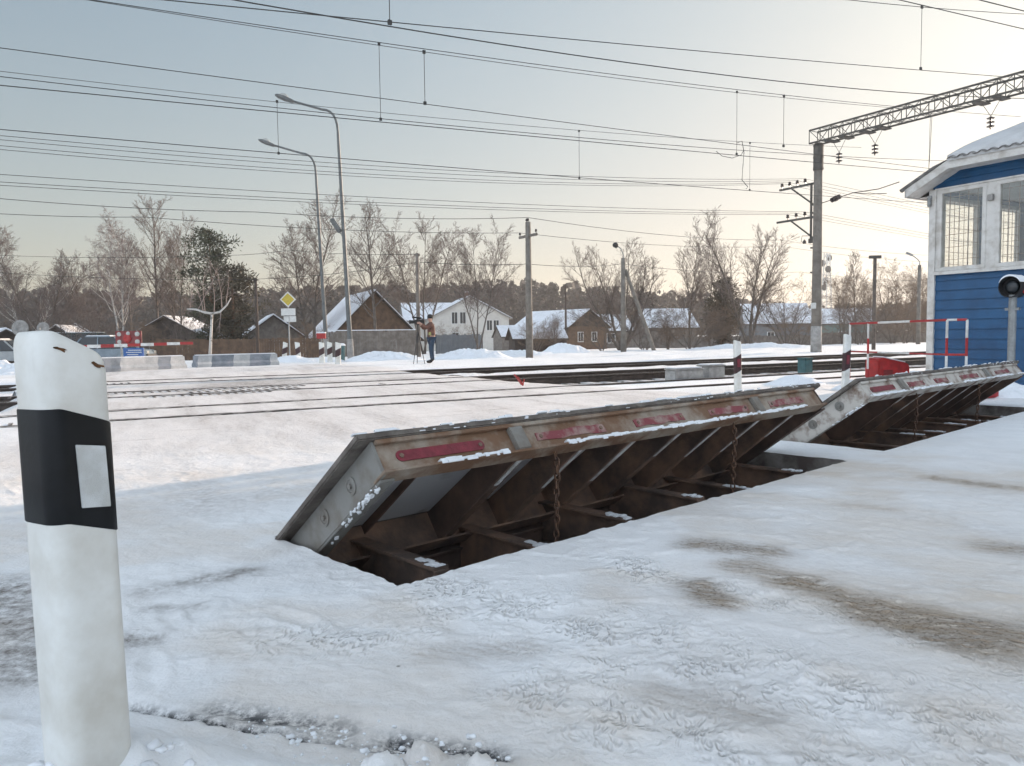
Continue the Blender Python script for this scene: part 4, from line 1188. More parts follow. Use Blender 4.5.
quadbox(mb, (xe, -ov+.03, zx(xe)-fb+.01), (xe, .0, zx(xe)-fb+.01), (XH, .0, zh-fb+.01), (XH, -ov+.03, zh-fb+.01), -.02)
quadbox(mb, (XH, -ov+.03, zh-fb+.01), (XH, .0, zh-fb+.01), (GWID-XH, .0, zh-fb+.01), (GWID-XH, -ov+.03, zh-fb+.01), -.02)
quadbox(mb, (xe-.01, -ov, zx(xe)-fb), (xe-.01, GDEP+.3, zx(xe)-fb), (xe-.01, GDEP+.3, zx(xe)-.01), (xe-.01, -ov, zx(xe)-.01), .03)
quadbox(mb, (xe, 0.0, zx(xe)-fb+.01), (xe, GDEP, zx(xe)-fb+.01), (.0, GDEP, zx(xe)-fb+.012), (.0, 0, zx(xe)-fb+.012), -.02)
mb.build('fascia', MT['trim'], cab)
# roof slabs: corrugated slate (left slope, right slope, half hip) with snow on top
ZR = zx(GWID/2)-.2
def grid_sheet(name, mat, f, nu, nv, th, parent):
    mb = MB(); 
    for i in range(nu+1):
        for j in range(nv+1): mb.v.append(tuple(f(i/nu, j/nv)))
    n0 = len(mb.v)
    for i in range(nu+1):
        for j in range(nv+1): mb.v.append(tuple(f(i/nu, j/nv)+Vector((0, 0, th))))
    w_ = nv+1
    for i in range(nu):
        for j in range(nv):
            a = i*w_+j; mb.f.append((a, a+1, a+w_+1, a+w_)); mb.f.append((n0+a, n0+a+w_, n0+a+w_+1, n0+a+1)); mb.m += [0, 0]
    for i in range(nu):
        a = i*w_; mb.f.append((a, a+w_, n0+a+w_, n0+a)); b = a+nv; mb.f.append((b, n0+b, n0+b+w_, b+w_)); mb.m += [0, 0]
    for j in range(nv):
        a = j; mb.f.append((a, n0+a, n0+a+1, a+1)); b = nu*w_+j; mb.f.append((b, b+1, n0+b+1, n0+b)); mb.m += [0, 0]
    return mb.build(name, mat, parent, smooth=True)
YV = -ov-.06                                               # verge line
hipd = 1.7                                                 # run of the half hip
XM = GWID/2
def left_slope(i, j):
    x = -.38+(XM+.38)*j
    yv = YV if x < XH else YV+(x-XH)*.95
    y = yv+(GDEP+.4-yv)*i
    return Vector((x, y, zx(x)+.022*math.sin(y*2*PI/.18)))
def right_slope(i, j):
    p = left_slope(i, j); return Vector((GWID-p.x, p.y, p.z))
def hip(i, j):
    k = j; x0, x1 = XH+(XM-XH)*k, GWID-XH-(XM-XH)*k
    x = x0+(x1-x0)*i; y = YV+(XM-XH)*.95*k
    return Vector((x, y, zx(XH)+(zx(XM)-zx(XH))*k+.022*math.sin(x*2*PI/.18)*(1-k)))
rf = grid_sheet('roof', MT['slate'], left_slope, 150, 12, .012, cab)
grid_sheet('roof', MT['slate'], right_slope, 60, 8, .012, cab)
grid_sheet('roof', MT['slate'], hip, 200, 8, .012, cab)
def snowz(x, y): return (fbm(np.array([x*1.1]), np.array([y*1.1]), 55, 3)[0]-.5)*.05
def s_left(i, j):
    x = -.20+(XM+.20)*j; yv = (YV+.10 if x < XH else YV+.10+(x-XH)*.95); y = yv+(GDEP+.3-yv)*i
    e = min(1, j*8, i*14+.0, (1-i)*14); return Vector((x, y, zx(x)+.016+.10*math.sqrt(max(e, 0))+snowz(x, y)*min(1, e)))
def s_right(i, j):
    p = s_left(i, j); return Vector((GWID-p.x, p.y, p.z))
def s_hip(i, j):
    k = j; x0, x1 = XH+.0+(XM-XH)*k, GWID-XH-(XM-XH)*k
    x = x0+(x1-x0)*i; y = YV+.03+(XM-XH)*.95*k
    e = min(1, j*10+.12); return Vector((x, y, zx(XH)+(zx(XM)-zx(XH))*k+.02+.11*math.sqrt(e)+snowz(x, y)*e))
def thin(f, base):
    return f
def snow_slab(f, g, nu, nv):
    return grid_sheet('snow_cover', MT['roofsnow'], f, nu, nv, -.0, g)
def slab2(f, nu, nv):
    """closed slab between the roof plane and the snow surface"""
    mb = MB(); w_ = nv+1
    tops = [[f(i/nu, j/nv) for j in range(nv+1)] for i in range(nu+1)]
    for r0 in tops:
        for p in r0: mb.v.append(tuple(p))
    n0 = len(mb.v)
    for r0 in tops:
        for p in r0:
            x = p.x; zz = zx(min(x, GWID-x)) if True else 0
            mb.v.append((p.x, p.y, p.z-.10))
    for i in range(nu):
        for j in range(nv):
            a = i*w_+j; mb.f.append((a, a+w_, a+w_+1, a+1)); mb.m.append(0)
    for i in range(nu):
        for j in (0, nv):
            a = i*w_+j; mb.f.append((a, a+w_, n0+a+w_, n0+a)); mb.m.append(0)
    for j in range(nv):
        for i in (0, nu):
            a = i*w_+j; mb.f.append((a, a+1, n0+a+1, n0+a)); mb.m.append(0)
    return mb.build('snow_cover', MT['cabinsnow_shaded'], rf, smooth=True)
slab2(s_left, 60, 30); slab2(s_right, 20, 16); slab2(s_hip, 90, 30)
# small wall lamp and box
mb = MB(); mb.tube([(-.02, -.08, WTOP-.26), (-.02, -.08, WTOP-.10)], [.035, .045], 10); mb.lathe([(.03, 0), (.04, .04), (.02, .06)], 10, (-.02, -.08, WTOP-.31)); mb.build('wall_lamp', MT['steel'], cab)
mb = MB(); mb.box((1.10, -.06, WTOP-.30), (.10, .07, .11)); mb.build('junction_box', MT['concrete'], cab, bevel=.01)

# ------------------------------------------------------------------ railing, lamp, red blocks near the cabin
ra_, rb_, rc_ = at(850, 330, 16.5), at(947, 330, 13.6), at(967, 330, 13.4)
t = thing('railing', 'red and white striped pipe railing in front of the blue cabin', 'railing', (0, 0, 0))
def striped(mb, a, b, r, seg=.35, start=0):
    a = Vector(a); b = Vector(b); L = (b-a).length; n = max(1, round(L/seg))
    for i in range(n):
        mb.mi = (i+start) % 2
        mb.tube([a.lerp(b, i/n), a.lerp(b, (i+1)/n)], r, 8)
zt_, zl_ = 1.15, .56
A = Vector((ra_.x, ra_.y, 0)); Bp = Vector((rb_.x, rb_.y, 0)); Cp = Vector((rc_.x, rc_.y, 0)); up = Vector((0, 0, 1))
mats = [MT['red'], MT['whitepaint']]
mb = MB(); striped(mb, A+up*zt_, Bp+up*(zt_+.02), .022, .85); striped(mb, Bp+up*(zt_+.02), Cp+up*(zt_+.02), .021, .18, 1); mb.build('top_rail', mats, t)
mb = MB(); striped(mb, A+up*zl_, Bp+up*zl_, .017, 1.0, 0); striped(mb, Bp+up*zl_, Cp+up*zl_, .02, .4); mb.build('lower_rail', mats, t)
for p, z in ((A, zt_), (A.lerp(Bp, .22), zt_), (Bp, zt_+.02), (Cp, zt_+.02)):
    mb = MB(); striped(mb, p-up*.1, p+up*z, .022, .32); mb.build('post', mats, t)
sp_ = at(1012, 330, 12.0)
t = thing('signal_lamp', 'round black hooded lamp with a snow cap on a grey post', 'signal lamp', (sp_.x, sp_.y, 0), R(-58))
zc = at(1014, 287, 12.0).z
mb = MB(); mb.tube([(0, 0, -.1), (0, 0, zc-.12)], .055, 12); mb.box((0, 0, zc-.34), (.20, .06, .04)); mb.build('post', MT['steel'], t)
hr = Matrix.Rotation(PI/2, 3, 'X')
mb = MB(); mb.lathe([(.14, -.16), (.165, -.12), (.165, .12), (.155, .121), (.150, .0), (.02, -.02)], 24, (0, 0, zc), hr)
hd_ = mb.build('lamp_housing', MT['cloth'], t, smooth=False)
mb = MB(); mb.lathe([(.105, 0), (.09, .02), (.05, .035), (.005, .04)], 20, (0, -.022, zc), hr); mb.build('lens', MT['glassdark'], hd_, smooth=True)
mb = MB(); mb.box((.16, .06, zc-.02), (.06, .14, .16)); mb.build('side_box', MT['red'], hd_, bevel=.01)
mb = MB()
loft(mb, [[Vector((rr_*math.cos(a), y, zc+rr_*math.sin(a))) for a, rr_ in [(R(25+130*i/10), .166) for i in range(11)]]+[Vector((rr_*math.cos(a), y, zc+rr_*math.sin(a))) for a, rr_ in [(R(155-130*i/10), .17+.022*math.sin(PI*i/10)) for i in range(11)]] for y in (-.125, -.05, .05, .15)])
mb.build('snow_cap', MT['snow'], hd_, smooth=False)
def red_block(u, v, Y, d, rz, label, snow=True):
    p = gnd(u, v); p = Vector((p.x*Y/p.y, Y, 0))
    t = thing('road_block', label, 'road block', p, rz)
    poly = [(-d[0]/2, 0), (d[0]/2, 0), (d[0]/2, d[2]*.55), (d[0]*.42, d[2]*.72), (-d[0]*.36, d[2]), (-d[0]*.48, d[2]*.9)]
    mb = MB(); mb.prism(poly, -d[1]/2, d[1]/2); mb.build('body', MT['red'], t, bevel=.02)
    mb = MB(); mb.prism([(-d[0]*.33, d[2]+.002), (d[0]*.38, d[2]*.74), (d[0]*.38, d[2]*.74+.02), (-d[0]*.33, d[2]+.025)], -d[1]*.42, d[1]*.3); mb.build('snow_cap', MT['snow'], t)
    mb = MB(); mb.box((-d[0]*.2, -d[1]/2-.004, d[2]*.3), (d[0]*.28, .012, d[2]*.22)); mb.build('panel', MT['signred'], t)
    return t
red_block(887, 376, 16.2, (.78, .42, .44), .25, 'red plastic road block standing left of the cabin')
red_block(972, 406, 11.2, (.75, .35, .24), .5, 'low red block half hidden behind the end of the farther plate')

# ------------------------------------------------------------------ striped concrete blocks
def block(u0, u1, v0, v1, h, label, pat):
    a = gnd(u0, v0); b = gnd(u1, v1); d = b-a
    t = thing('concrete_block', label, 'concrete block', (a.x, a.y, 0), ang(d), 'striped concrete road blocks')
    L = d.length; mb = MB(); x = 0
    bodym = MB(); 
    n = len(pat)
    prof = [(-.02, -.05), (-.02, .12), (.10, .2), (.14, h), (.36, h), (.40, .2), (.52, .12), (.52, -.05)]
    xs = [0]
    for w_ in pat: xs.append(xs[-1]+w_*L)
    for i in range(n):
        bodym.mi = i % 2
        sk0 = .12 if 0 < i else 0; sk1 = .12 if i < n-1 else 0
        A_ = [Vector((xs[i]+sk0*(z/h-.5), y, z)) for y, z in prof]; B_ = [Vector((xs[i+1]+sk1*(z/h-.5), y, z)) for y, z in prof]
        k = len(prof)
        bodym.add(A_+B_, [tuple(range(k)), tuple(range(2*k-1, k-1, -1))]+[(j, (j+1) % k, (j+1) % k+k, j+k) for j in range(k)])
    bodym.build('body', [MT['stripegrey'], MT['stripewhite']], t)
    mb = MB(); mb.box((L/2, .25, h+.015), (L-.08, .18, .03)); mb.build('snow_cap', MT['snow'], t, bevel=.008)
block(98, 187, 372.8, 368.8, .43, 'left striped grey and white concrete block near the boom barrier', [.25, .42, .15, .18])
block(197, 279, 368, 365, .42, 'right striped grey and white concrete block near the road sign', [.02, .16, .26, .20, .26, .10])

# ------------------------------------------------------------------ road sign, red box, boom barrier, boards
b = at(290, 362, 33); b.z = 0
t = thing('road_sign', 'yellow diamond priority sign above two white plates on a post', 'road sign', b, .05)
zc = at(290, 299.5, 33).z
mb = MB(); mb.tube([(0, 0, -.1), (0, 0, zc+.25)], .03, 8); mb.build('post', MT['steel'], t)
def diamond(mb, s, y, th):
    mb.prism([(0, zc-s), (s, zc), (0, zc+s), (-s, zc)], y-th, y)
mb = MB(); diamond(mb, .34, -.035, .012); d_ = mb.build('sign_face', MT['signwhite'], t)
mb = MB(); diamond(mb, .27, -.048, .005); mb.build('yellow_diamond', MT['yellow'], d_)
mb = MB(); mb.box((0, -.04, zc-.53), (.60, .015, .30)); mb.build('plate', MT['signwhite'], t)
mb = MB(); mb.box((.06, -.04, zc-.83), (.52, .015, .25)); pl_ = mb.build('plate', MT['signwhite'], t)
mb = MB(); mb.bar((-.2, -.052, zc-.70), (.02, -.052, zc-.70), .004, .03, (0, 1, 0)); mb.bar((0.03, -.052, zc-.69), (.03, -.052, zc-.93), .004, .03, (0, 1, 0)); mb.build('marking', MT['black'], pl_)
b = at(322, 362, 33.5); b.z = 0
t = thing('signal_box', 'small red box with white top on a pole near striped posts', 'signal box', b, .1)
mb = MB(); mb.tube([(0, 0, -.1), (0, 0, 1.0)], .035, 8); mb.build('post', MT['steel'], t)
mb = MB(); mb.box((0, 0, 1.06), (.38, .25, .24)); bb = mb.build('body', MT['red'], t, bevel=.01)
mb = MB(); mb.box((0, 0, 1.20), (.40, .27, .045)); mb.build('snow_cap', MT['snow'], bb, bevel=.01)
b = at(342, 360, 34); b.z = 0
t = thing('litter_bin', 'small teal bin behind the nearest striped guide post', 'bin', b, .2)
mb = MB(); mb.lathe([(.13, -.05), (.16, .6), (.17, .62), (.15, .62), (.14, .5)], 12); mb.build('body', MT['teal'], t)
mb = MB(); mb.lathe([(.175, .62), (.175, .66), (.10, .72), (.01, .73)], 12); mb.build('lid', MT['snow'], t)
# boom
e = at(193, 343, 30); s0 = at(60, 347.5, 29)
t = thing('boom_barrier', 'lowered red and white striped barrier boom across the far road', 'boom barrier', (s0.x, s0.y, 0), ang(Vector((e.x-s0.x, e.y-s0.y, 0))))
L = math.hypot(e.x-s0.x, e.y-s0.y)
mb = MB(); n = 10
for i in range(n):
    mb.mi = (i+1) % 2
    mb.box(((i+.5)*L/n, 0, s0.z+(e.z-s0.z)*(i+.5)/n), (L/n+.0, .06, .13-.003*i))
mb.build('boom', mats, t)
mb = MB(); mb.box((-.25, .2, .5), (.4, .35, 1.1)); mb.build('drive_cabinet', MT['steel'], t, bevel=.02)
b = at(129, 345, 34); b.z = 0
t = thing('signal_board', 'dark red signal board with round pale lamps above the boom', 'signal board', b, -.1)
zc = at(129, 338, 34).z
mb = MB(); mb.tube([(-.4, .05, -.1), (-.4, .05, zc)], .04, 8); mb.tube([(.4, .05, -.1), (.4, .05, zc)], .04, 8); mb.build('post', MT['steel'], t)
mb = MB(); mb.box((0, 0, zc), (1.22, .05, .62)); pn = mb.build('panel', MT['signred'], t, bevel=.01)
for xx, zz, r, m_ in ((-.42, .17, .10, 'lamp_lens'), (-.42, -.17, .10, 'lamp_lens'), (.42, .17, .11, 'lamp_lens'), (.42, -.17, .11, 'lamp_lens'), (0, .2, .09, 'lamp_lens'), (-.05, -.02, .19, 'red')):
    mb = MB(); mb.lathe([(r, 0), (r*.95, .03), (r*.5, .05), (.005, .055)], 14, (xx, -.026, zc+zz), hr); mb.build('lamp', MT[m_], pn)
b = at(134, 358, 33); b.z = 0
t = thing('information_sign', 'small blue notice sign with white lines below the red board', 'sign', b, -.1)
zc = at(134, 353, 33).z
mb = MB(); mb.tube([(0, .03, -.1), (0, .03, zc)], .03, 8); mb.build('post', MT['steel'], t)
mb = MB(); mb.box((0, 0, zc), (.92, .03, .44)); pn = mb.build('panel', MT['signblue'], t)
mb = MB()
for zz, w_ in ((.12, .6), (.03, .7), (-.07, .5), (-.15, .62)): mb.box((0.05*zz*10, -.018, zc+zz), (w_, .004, .03))
mb.build('lettering', MT['signwhite'], pn)

# ------------------------------------------------------------------ vehicles
def car(name, label, cat, loc, rz, L=4.2, Wd=1.7, H=1.45, mat='cardark', van=False, group='parked vehicles'):
    t = thing(name, label, cat, loc, rz, group)
    hb = .55*H if not van else .5*H
    prof = [(-L/2, .28), (-L/2+.02, hb*.85), (-L/2+.25, hb), (L/2-.9, hb), (L/2-.15, hb*.88), (L/2, hb*.6), (L/2-.02, .28)]
    mb = MB()
    rings = []
    for y, s in ((-Wd/2+.0, .93), (-Wd/2+.02, .97), (-Wd/2+.06, 1), (Wd/2-.06, 1), (Wd/2-.02, .97), (Wd/2, .93)):
        rings.append([Vector((x*(.985 if s < 1 else 1), y, .62+(z-.62)*s)) for x, z in prof])
    loft(mb, rings)
    body = mb.build('body', MT[mat], t, bevel=.02)
    if van: cp = [(-L/2+.03, hb), (-L/2+.10, H-.08), (-L/2+.3, H), (L/2-1.25, H), (L/2-.75, hb)]
    else: cp = [(-L/2+.28, hb), (-L/2+.75, H-.06), (-L/2+1.0, H), (L/2-1.95, H), (L/2-1.70, H-.05), (L/2-1.05, hb)]
    mb = MB()
    loft(mb, [[Vector((x, sgn*(Wd/2-.08-.14*(z-hb)/(H-hb)), z)) for x, z in cp] for sgn in (-1, 1)])
    cabn = mb.build('cabin', MT['glassdark'], t, bevel=.03)
    mb = MB(); xa, xb = (cp[2][0]-.05, cp[3][0]+.05)
    mb.box(((xa+xb)/2, 0, H-.01), (xb-xa, Wd-.34, .06)); 
    for sgn in (-1, 1):
        for k in range(len(cp)-1):
            if k in (0, len(cp)-2):
                p, q = cp[k], cp[k+1]; f = lambda z: sgn*(Wd/2-.075-.14*(z-hb)/(H-hb))
                mb.bar((p[0], f(p[1]), p[1]), (q[0], f(q[1]), q[1]), .05, .07)
        xm = (cp[1][0]+cp[-2][0])/2; mb.bar((xm, sgn*(Wd/2-.075), hb), (xm, sgn*(Wd/2-.21), H-.02), .05, .06)
    mb.build('roof', MT[mat], t)
    mb = MB(); mb.box(((xa+xb)/2, 0, H+.045), (xb-xa-.1, Wd-.42, .05)); mb.build('snow_cover', MT['snow'], t, bevel=.02)
    for x in (-L/2+.75, L/2-.8):
        for sgn in (-1, 1):
            w_ = thing_part = MB(); w_.lathe([(.30, -.10), (.33, -.07), (.33, .07), (.30, .10)], 18, (x, sgn*(Wd/2-.10), .33), hr)
            wo = w_.build('wheel', MT['tyre'], t)
            rm = MB(); rm.lathe([(.19, -.112), (.20, .112)], 14, (x, sgn*(Wd/2-.10), .33), hr); rm.build('rim', MT['steel'], wo)
    for sgn in (-1, 1):
        mb = MB(); mb.box((L/2-.04, sgn*(Wd/2-.28), hb*.74), (.1, .3, .14)); mb.build('headlight', MT['lamp_lens'], t)
        mb = MB(); mb.box((-L/2+.02, sgn*(Wd/2-.22), hb*.8), (.08, .22, .16)); mb.build('tail_light', MT['redrefl'], t)
    for e_, x in ((1, L/2), (-1, -L/2)):
        mb = MB(); mb.box((x, 0, .42), (.12, Wd-.1, .18)); mb.build('bumper', MT['black'], t, bevel=.02)
    return t
def on(u, Y, z=0): p = at(u, 340, Y); return (p.x, Y, gz(p.x, Y))
car('parked_car', 'silver car at the left picture edge behind the snow heap', 'car', on(2, 44), .15, mat='carsilver')
car('parked_car', 'pale blue grey car waiting behind the left concrete block', 'car', on(112, 43), .1, mat='carblue', H=1.5)
car('parked_van', 'dark green van behind the boom near the left concrete block', 'van', on(86, 52), .1, L=4.4, Wd=1.9, H=2.0, mat='vangreen', van=True)
car('parked_car', 'dark off-road car left of the concrete crossarm pole', 'car', on(512, 104), 2.15, mat='cardark', H=1.7, L=4.3)
car('parked_car', 'low dark car behind a snow heap by the brown house', 'car', on(564, 98), 2.9, mat='cardark', H=1.45)

# ------------------------------------------------------------------ person with camera on a stand
def skin_mesh(name, joints, edges, mat, parent, sub=2, root=0):
    me = bpy.data.meshes.new(name); me.from_pydata([j[0] for j in joints], edges, []); me.update()
    o = bpy.data.objects.new(name, me); COL.objects.link(o)
    m = o.modifiers.new('skin', 'SKIN'); m.use_smooth_shade = True
    lay = me.skin_vertices[0].data
    for i, j in enumerate(joints):
        lay[i].radius = j[1] if isinstance(j[1], tuple) else (j[1], j[1])
    lay[root].use_root = True
    s = o.modifiers.new('sub', 'SUBSURF'); s.levels = sub; s.render_levels = sub
    dg = bpy.context.evaluated_depsgraph_get(); dg.update()
    m2 = bpy.data.meshes.new_from_object(o.evaluated_get(dg)); 
    o.modifiers.clear(); o.data = m2; m2.name = name
    m2.materials.clear(); m2.materials.append(mat)
    m2.polygons.foreach_set('use_smooth', [True]*len(m2.polygons))
    o.parent = parent
    return o
pp = gnd(432, 363.5); 
per = thing('person', 'person in rust brown jacket and jeans filming with a raised camera', 'person', (pp.x, pp.y, gz(pp.x, pp.y)), R(200))  # local +x is the facing direction (left in the picture)
Wp = []
J = [((0, 0, .92), (.13, .15)),            # 0 pelvis
     ((0, 0, 1.12), (.115, .14)), ((.01, 0, 1.33), (.12, .165)), ((.02, 0, 1.43), .075), ((.04, 0, 1.50), .055), ((.05, 0, 1.60), (.085, .075)), ((.045, 0, 1.69), (.07, .065)),
     ((0, .10, .86), .09), ((.03, .11, .48), .062), ((0.0, .12, .10), .045), ((.10, .125, .045), .04), ((.19, .13, .035), .03),
     ((0, -.10, .86), .09), ((.0, -.11, .48), .062), ((-.04, -.12, .10), .045), ((.06, -.125, .045), .04), ((.15, -.13, .035), .03),
     ((.02, .19, 1.39), .06), ((.22, .22, 1.27), .045), ((.40, .13, 1.42), .034), ((.46, .10, 1.45), .036),
     ((.02, -.19, 1.39), .06), ((.22, -.24, 1.24), .045), ((.38, -.13, 1.40), .034), ((.44, -.10, 1.43), .036)]
Ed = [(0, 1), (1, 2), (2, 3), (3, 4), (4, 5), (5, 6), (0, 7), (7, 8), (8, 9), (9, 10), (10, 11), (0, 12), (12, 13), (13, 14), (14, 15), (15, 16), (2, 17), (17, 18), (18, 19), (19, 20), (2, 21), (21, 22), (22, 23), (23, 24)]
# fingers: four per hand and a thumb, curled round the camera body
for hand, sy in ((20, 1), (24, -1)):
    h = Vector(J[hand][0])
    for k, (dz, ln) in enumerate(((.030, .05), (.011, .057), (-.009, .054), (-.028, .044))):
        i0 = len(J); a = h+Vector((.028, -.006*sy, dz)); b_ = a+Vector((ln*.7, -.012*sy, .002)); c_ = b_+Vector((ln*.4, -.032*sy, -.004))
        J += [(tuple(a), .010), (tuple(b_), .009), (tuple(c_), .008)]; Ed += [(hand, i0), (i0, i0+1), (i0+1, i0+2)]
    i0 = len(J); a = h+Vector((.004, -.022*sy, .034)); b_ = a+Vector((.028, -.024*sy, .014))
    J += [(tuple(a), .011), (tuple(b_), .009)]; Ed += [(hand, i0), (i0, i0+1)]
body = skin_mesh('body', J, Ed, MT['skin'], per)
for i_ in (0,):
    mb = MB()
    for sy in (-1, 1): mb.lathe([(.013, 0), (.011, .006), (.001, .009)], 8, (.127, sy*.030, 1.615), Matrix.Rotation(PI/2, 3, 'Y'))
    mb.build('eyes', MT['black'], per)
    mb = MB(); loft(mb, [[Vector((.118+.0*k, .011*math.cos(a)*q, 1.585+z+.006*math.sin(a)*q)) for a in [2*PI*i/8 for i in range(8)]] for k, q, z in ((0, 1, 0),)]+[[Vector((.152, .008*math.cos(a), 1.578+.006*math.sin(a))) for a in [2*PI*i/8 for i in range(8)]]]); mb.build('nose', MT['skin'], per, smooth=True)
    mb = MB(); mb.box((.128, 0, 1.548), (.012, .045, .008)); mb.build('mouth', MT['signred'], per)
    mb = MB()
    for sy in (-1, 1): mb.box((.045, sy*.083, 1.60), (.035, .018, .06))
    mb.build('ears', MT['skin'], per, bevel=.006)
JJ = [((0, 0, .86), (.165, .19)), ((0, 0, 1.12), (.150, .175)), ((.01, 0, 1.33), (.15, .19)), ((.02, 0, 1.44), .09), ((.03, 0, 1.50), .07),
      ((.02, .20, 1.39), .085), ((.22, .225, 1.265), .068), ((.385, .138, 1.405), .05), ((.02, -.20, 1.39), .085), ((.22, -.245, 1.235), .068), ((.365, -.138, 1.385), .05)]
skin_mesh('jacket', JJ, [(0, 1), (1, 2), (2, 3), (3, 4), (2, 5), (5, 6), (6, 7), (2, 8), (8, 9), (9, 10)], MT['jacket'], per)
JT = [((0, 0, .93), (.135, .165)), ((0, .10, .84), .11), ((.03, .11, .48), .085), ((0.0, .12, .12), .072), ((0, -.10, .84), .11), ((0, -.11, .48), .085), ((-.04, -.12, .12), .072)]
skin_mesh('trousers', JT, [(0, 1), (1, 2), (2, 3), (0, 4), (4, 5), (5, 6)], MT['jeans'], per)
for sy, dx in ((1, 0), (-1, -.04)):
    skin_mesh('boot', [((dx, .12*sy, .20), .065), ((dx+.0, .12*sy, .07), .065), ((dx+.11, .125*sy, .055), .055), ((dx+.21, .13*sy, .045), .042)], [(0, 1), (1, 2), (2, 3)], MT['cloth'], per, root=1)
mb = MB(); mb.lathe([(.098, -.01), (.105, .03), (.10, .08), (.075, .125), (.03, .145), (.004, .147)], 18, (.042, 0, 1.625)); mb.build('knitted_hat', MT['cloth'], per, smooth=True)
mb = MB(); mb.box((.10, .17, 1.06), (.09, .06, .12)); mb.build('belt_bag', MT['bagyellow'], per, bevel=.015)
# camera
vc = thing('video_camera', 'black shoulder video camera with a microphone held by the person', 'camera', (pp.x, pp.y, per.location.z), R(200))
mb = MB(); mb.box((.44, 0, 1.49), (.34, .13, .17)); bd = mb.build('camera_body', MT['black'], vc, bevel=.015)
mb = MB(); mb.lathe([(.055, 0), (.06, .12), (.075, .2), (.06, .2), (.05, .16)], 14, (.60, 0, 1.49), Matrix.Rotation(PI/2, 3, 'Y')); mb.build('lens', MT['black'], vc)
mb = MB(); mb.tube([(.36, 0, 1.63), (.70, 0, 1.66)], .03, 8); mb.build('microphone', MT['cloth'], vc)
mb = MB(); mb.box((.42, 0, 1.60), (.22, .03, .03)); mb.box((.33, 0, 1.585), (.03, .03, .05)); mb.box((.51, 0, 1.585), (.03, .03, .05)); mb.build('handle', MT['black'], vc)
tr_ = thing('tripod', 'thin dark tripod under the camera in front of the person', 'tripod', (pp.x, pp.y, per.location.z), R(200))
mb = MB(); mb.tube([(.5, 0, 1.40), (.5, 0, .75)], .02, 8); mb.box((.5, 0, 1.39), (.09, .08, .03)); mb.build('column', MT['black'], tr_)
for k in range(3):
    a = 2*PI*k/3+.5; mb = MB(); mb.tube([(.5, 0, 1.18), (.5+.24*math.cos(a), .24*math.sin(a), -.03)], [.016, .012], 6); mb.build('leg', MT['black'], tr_)

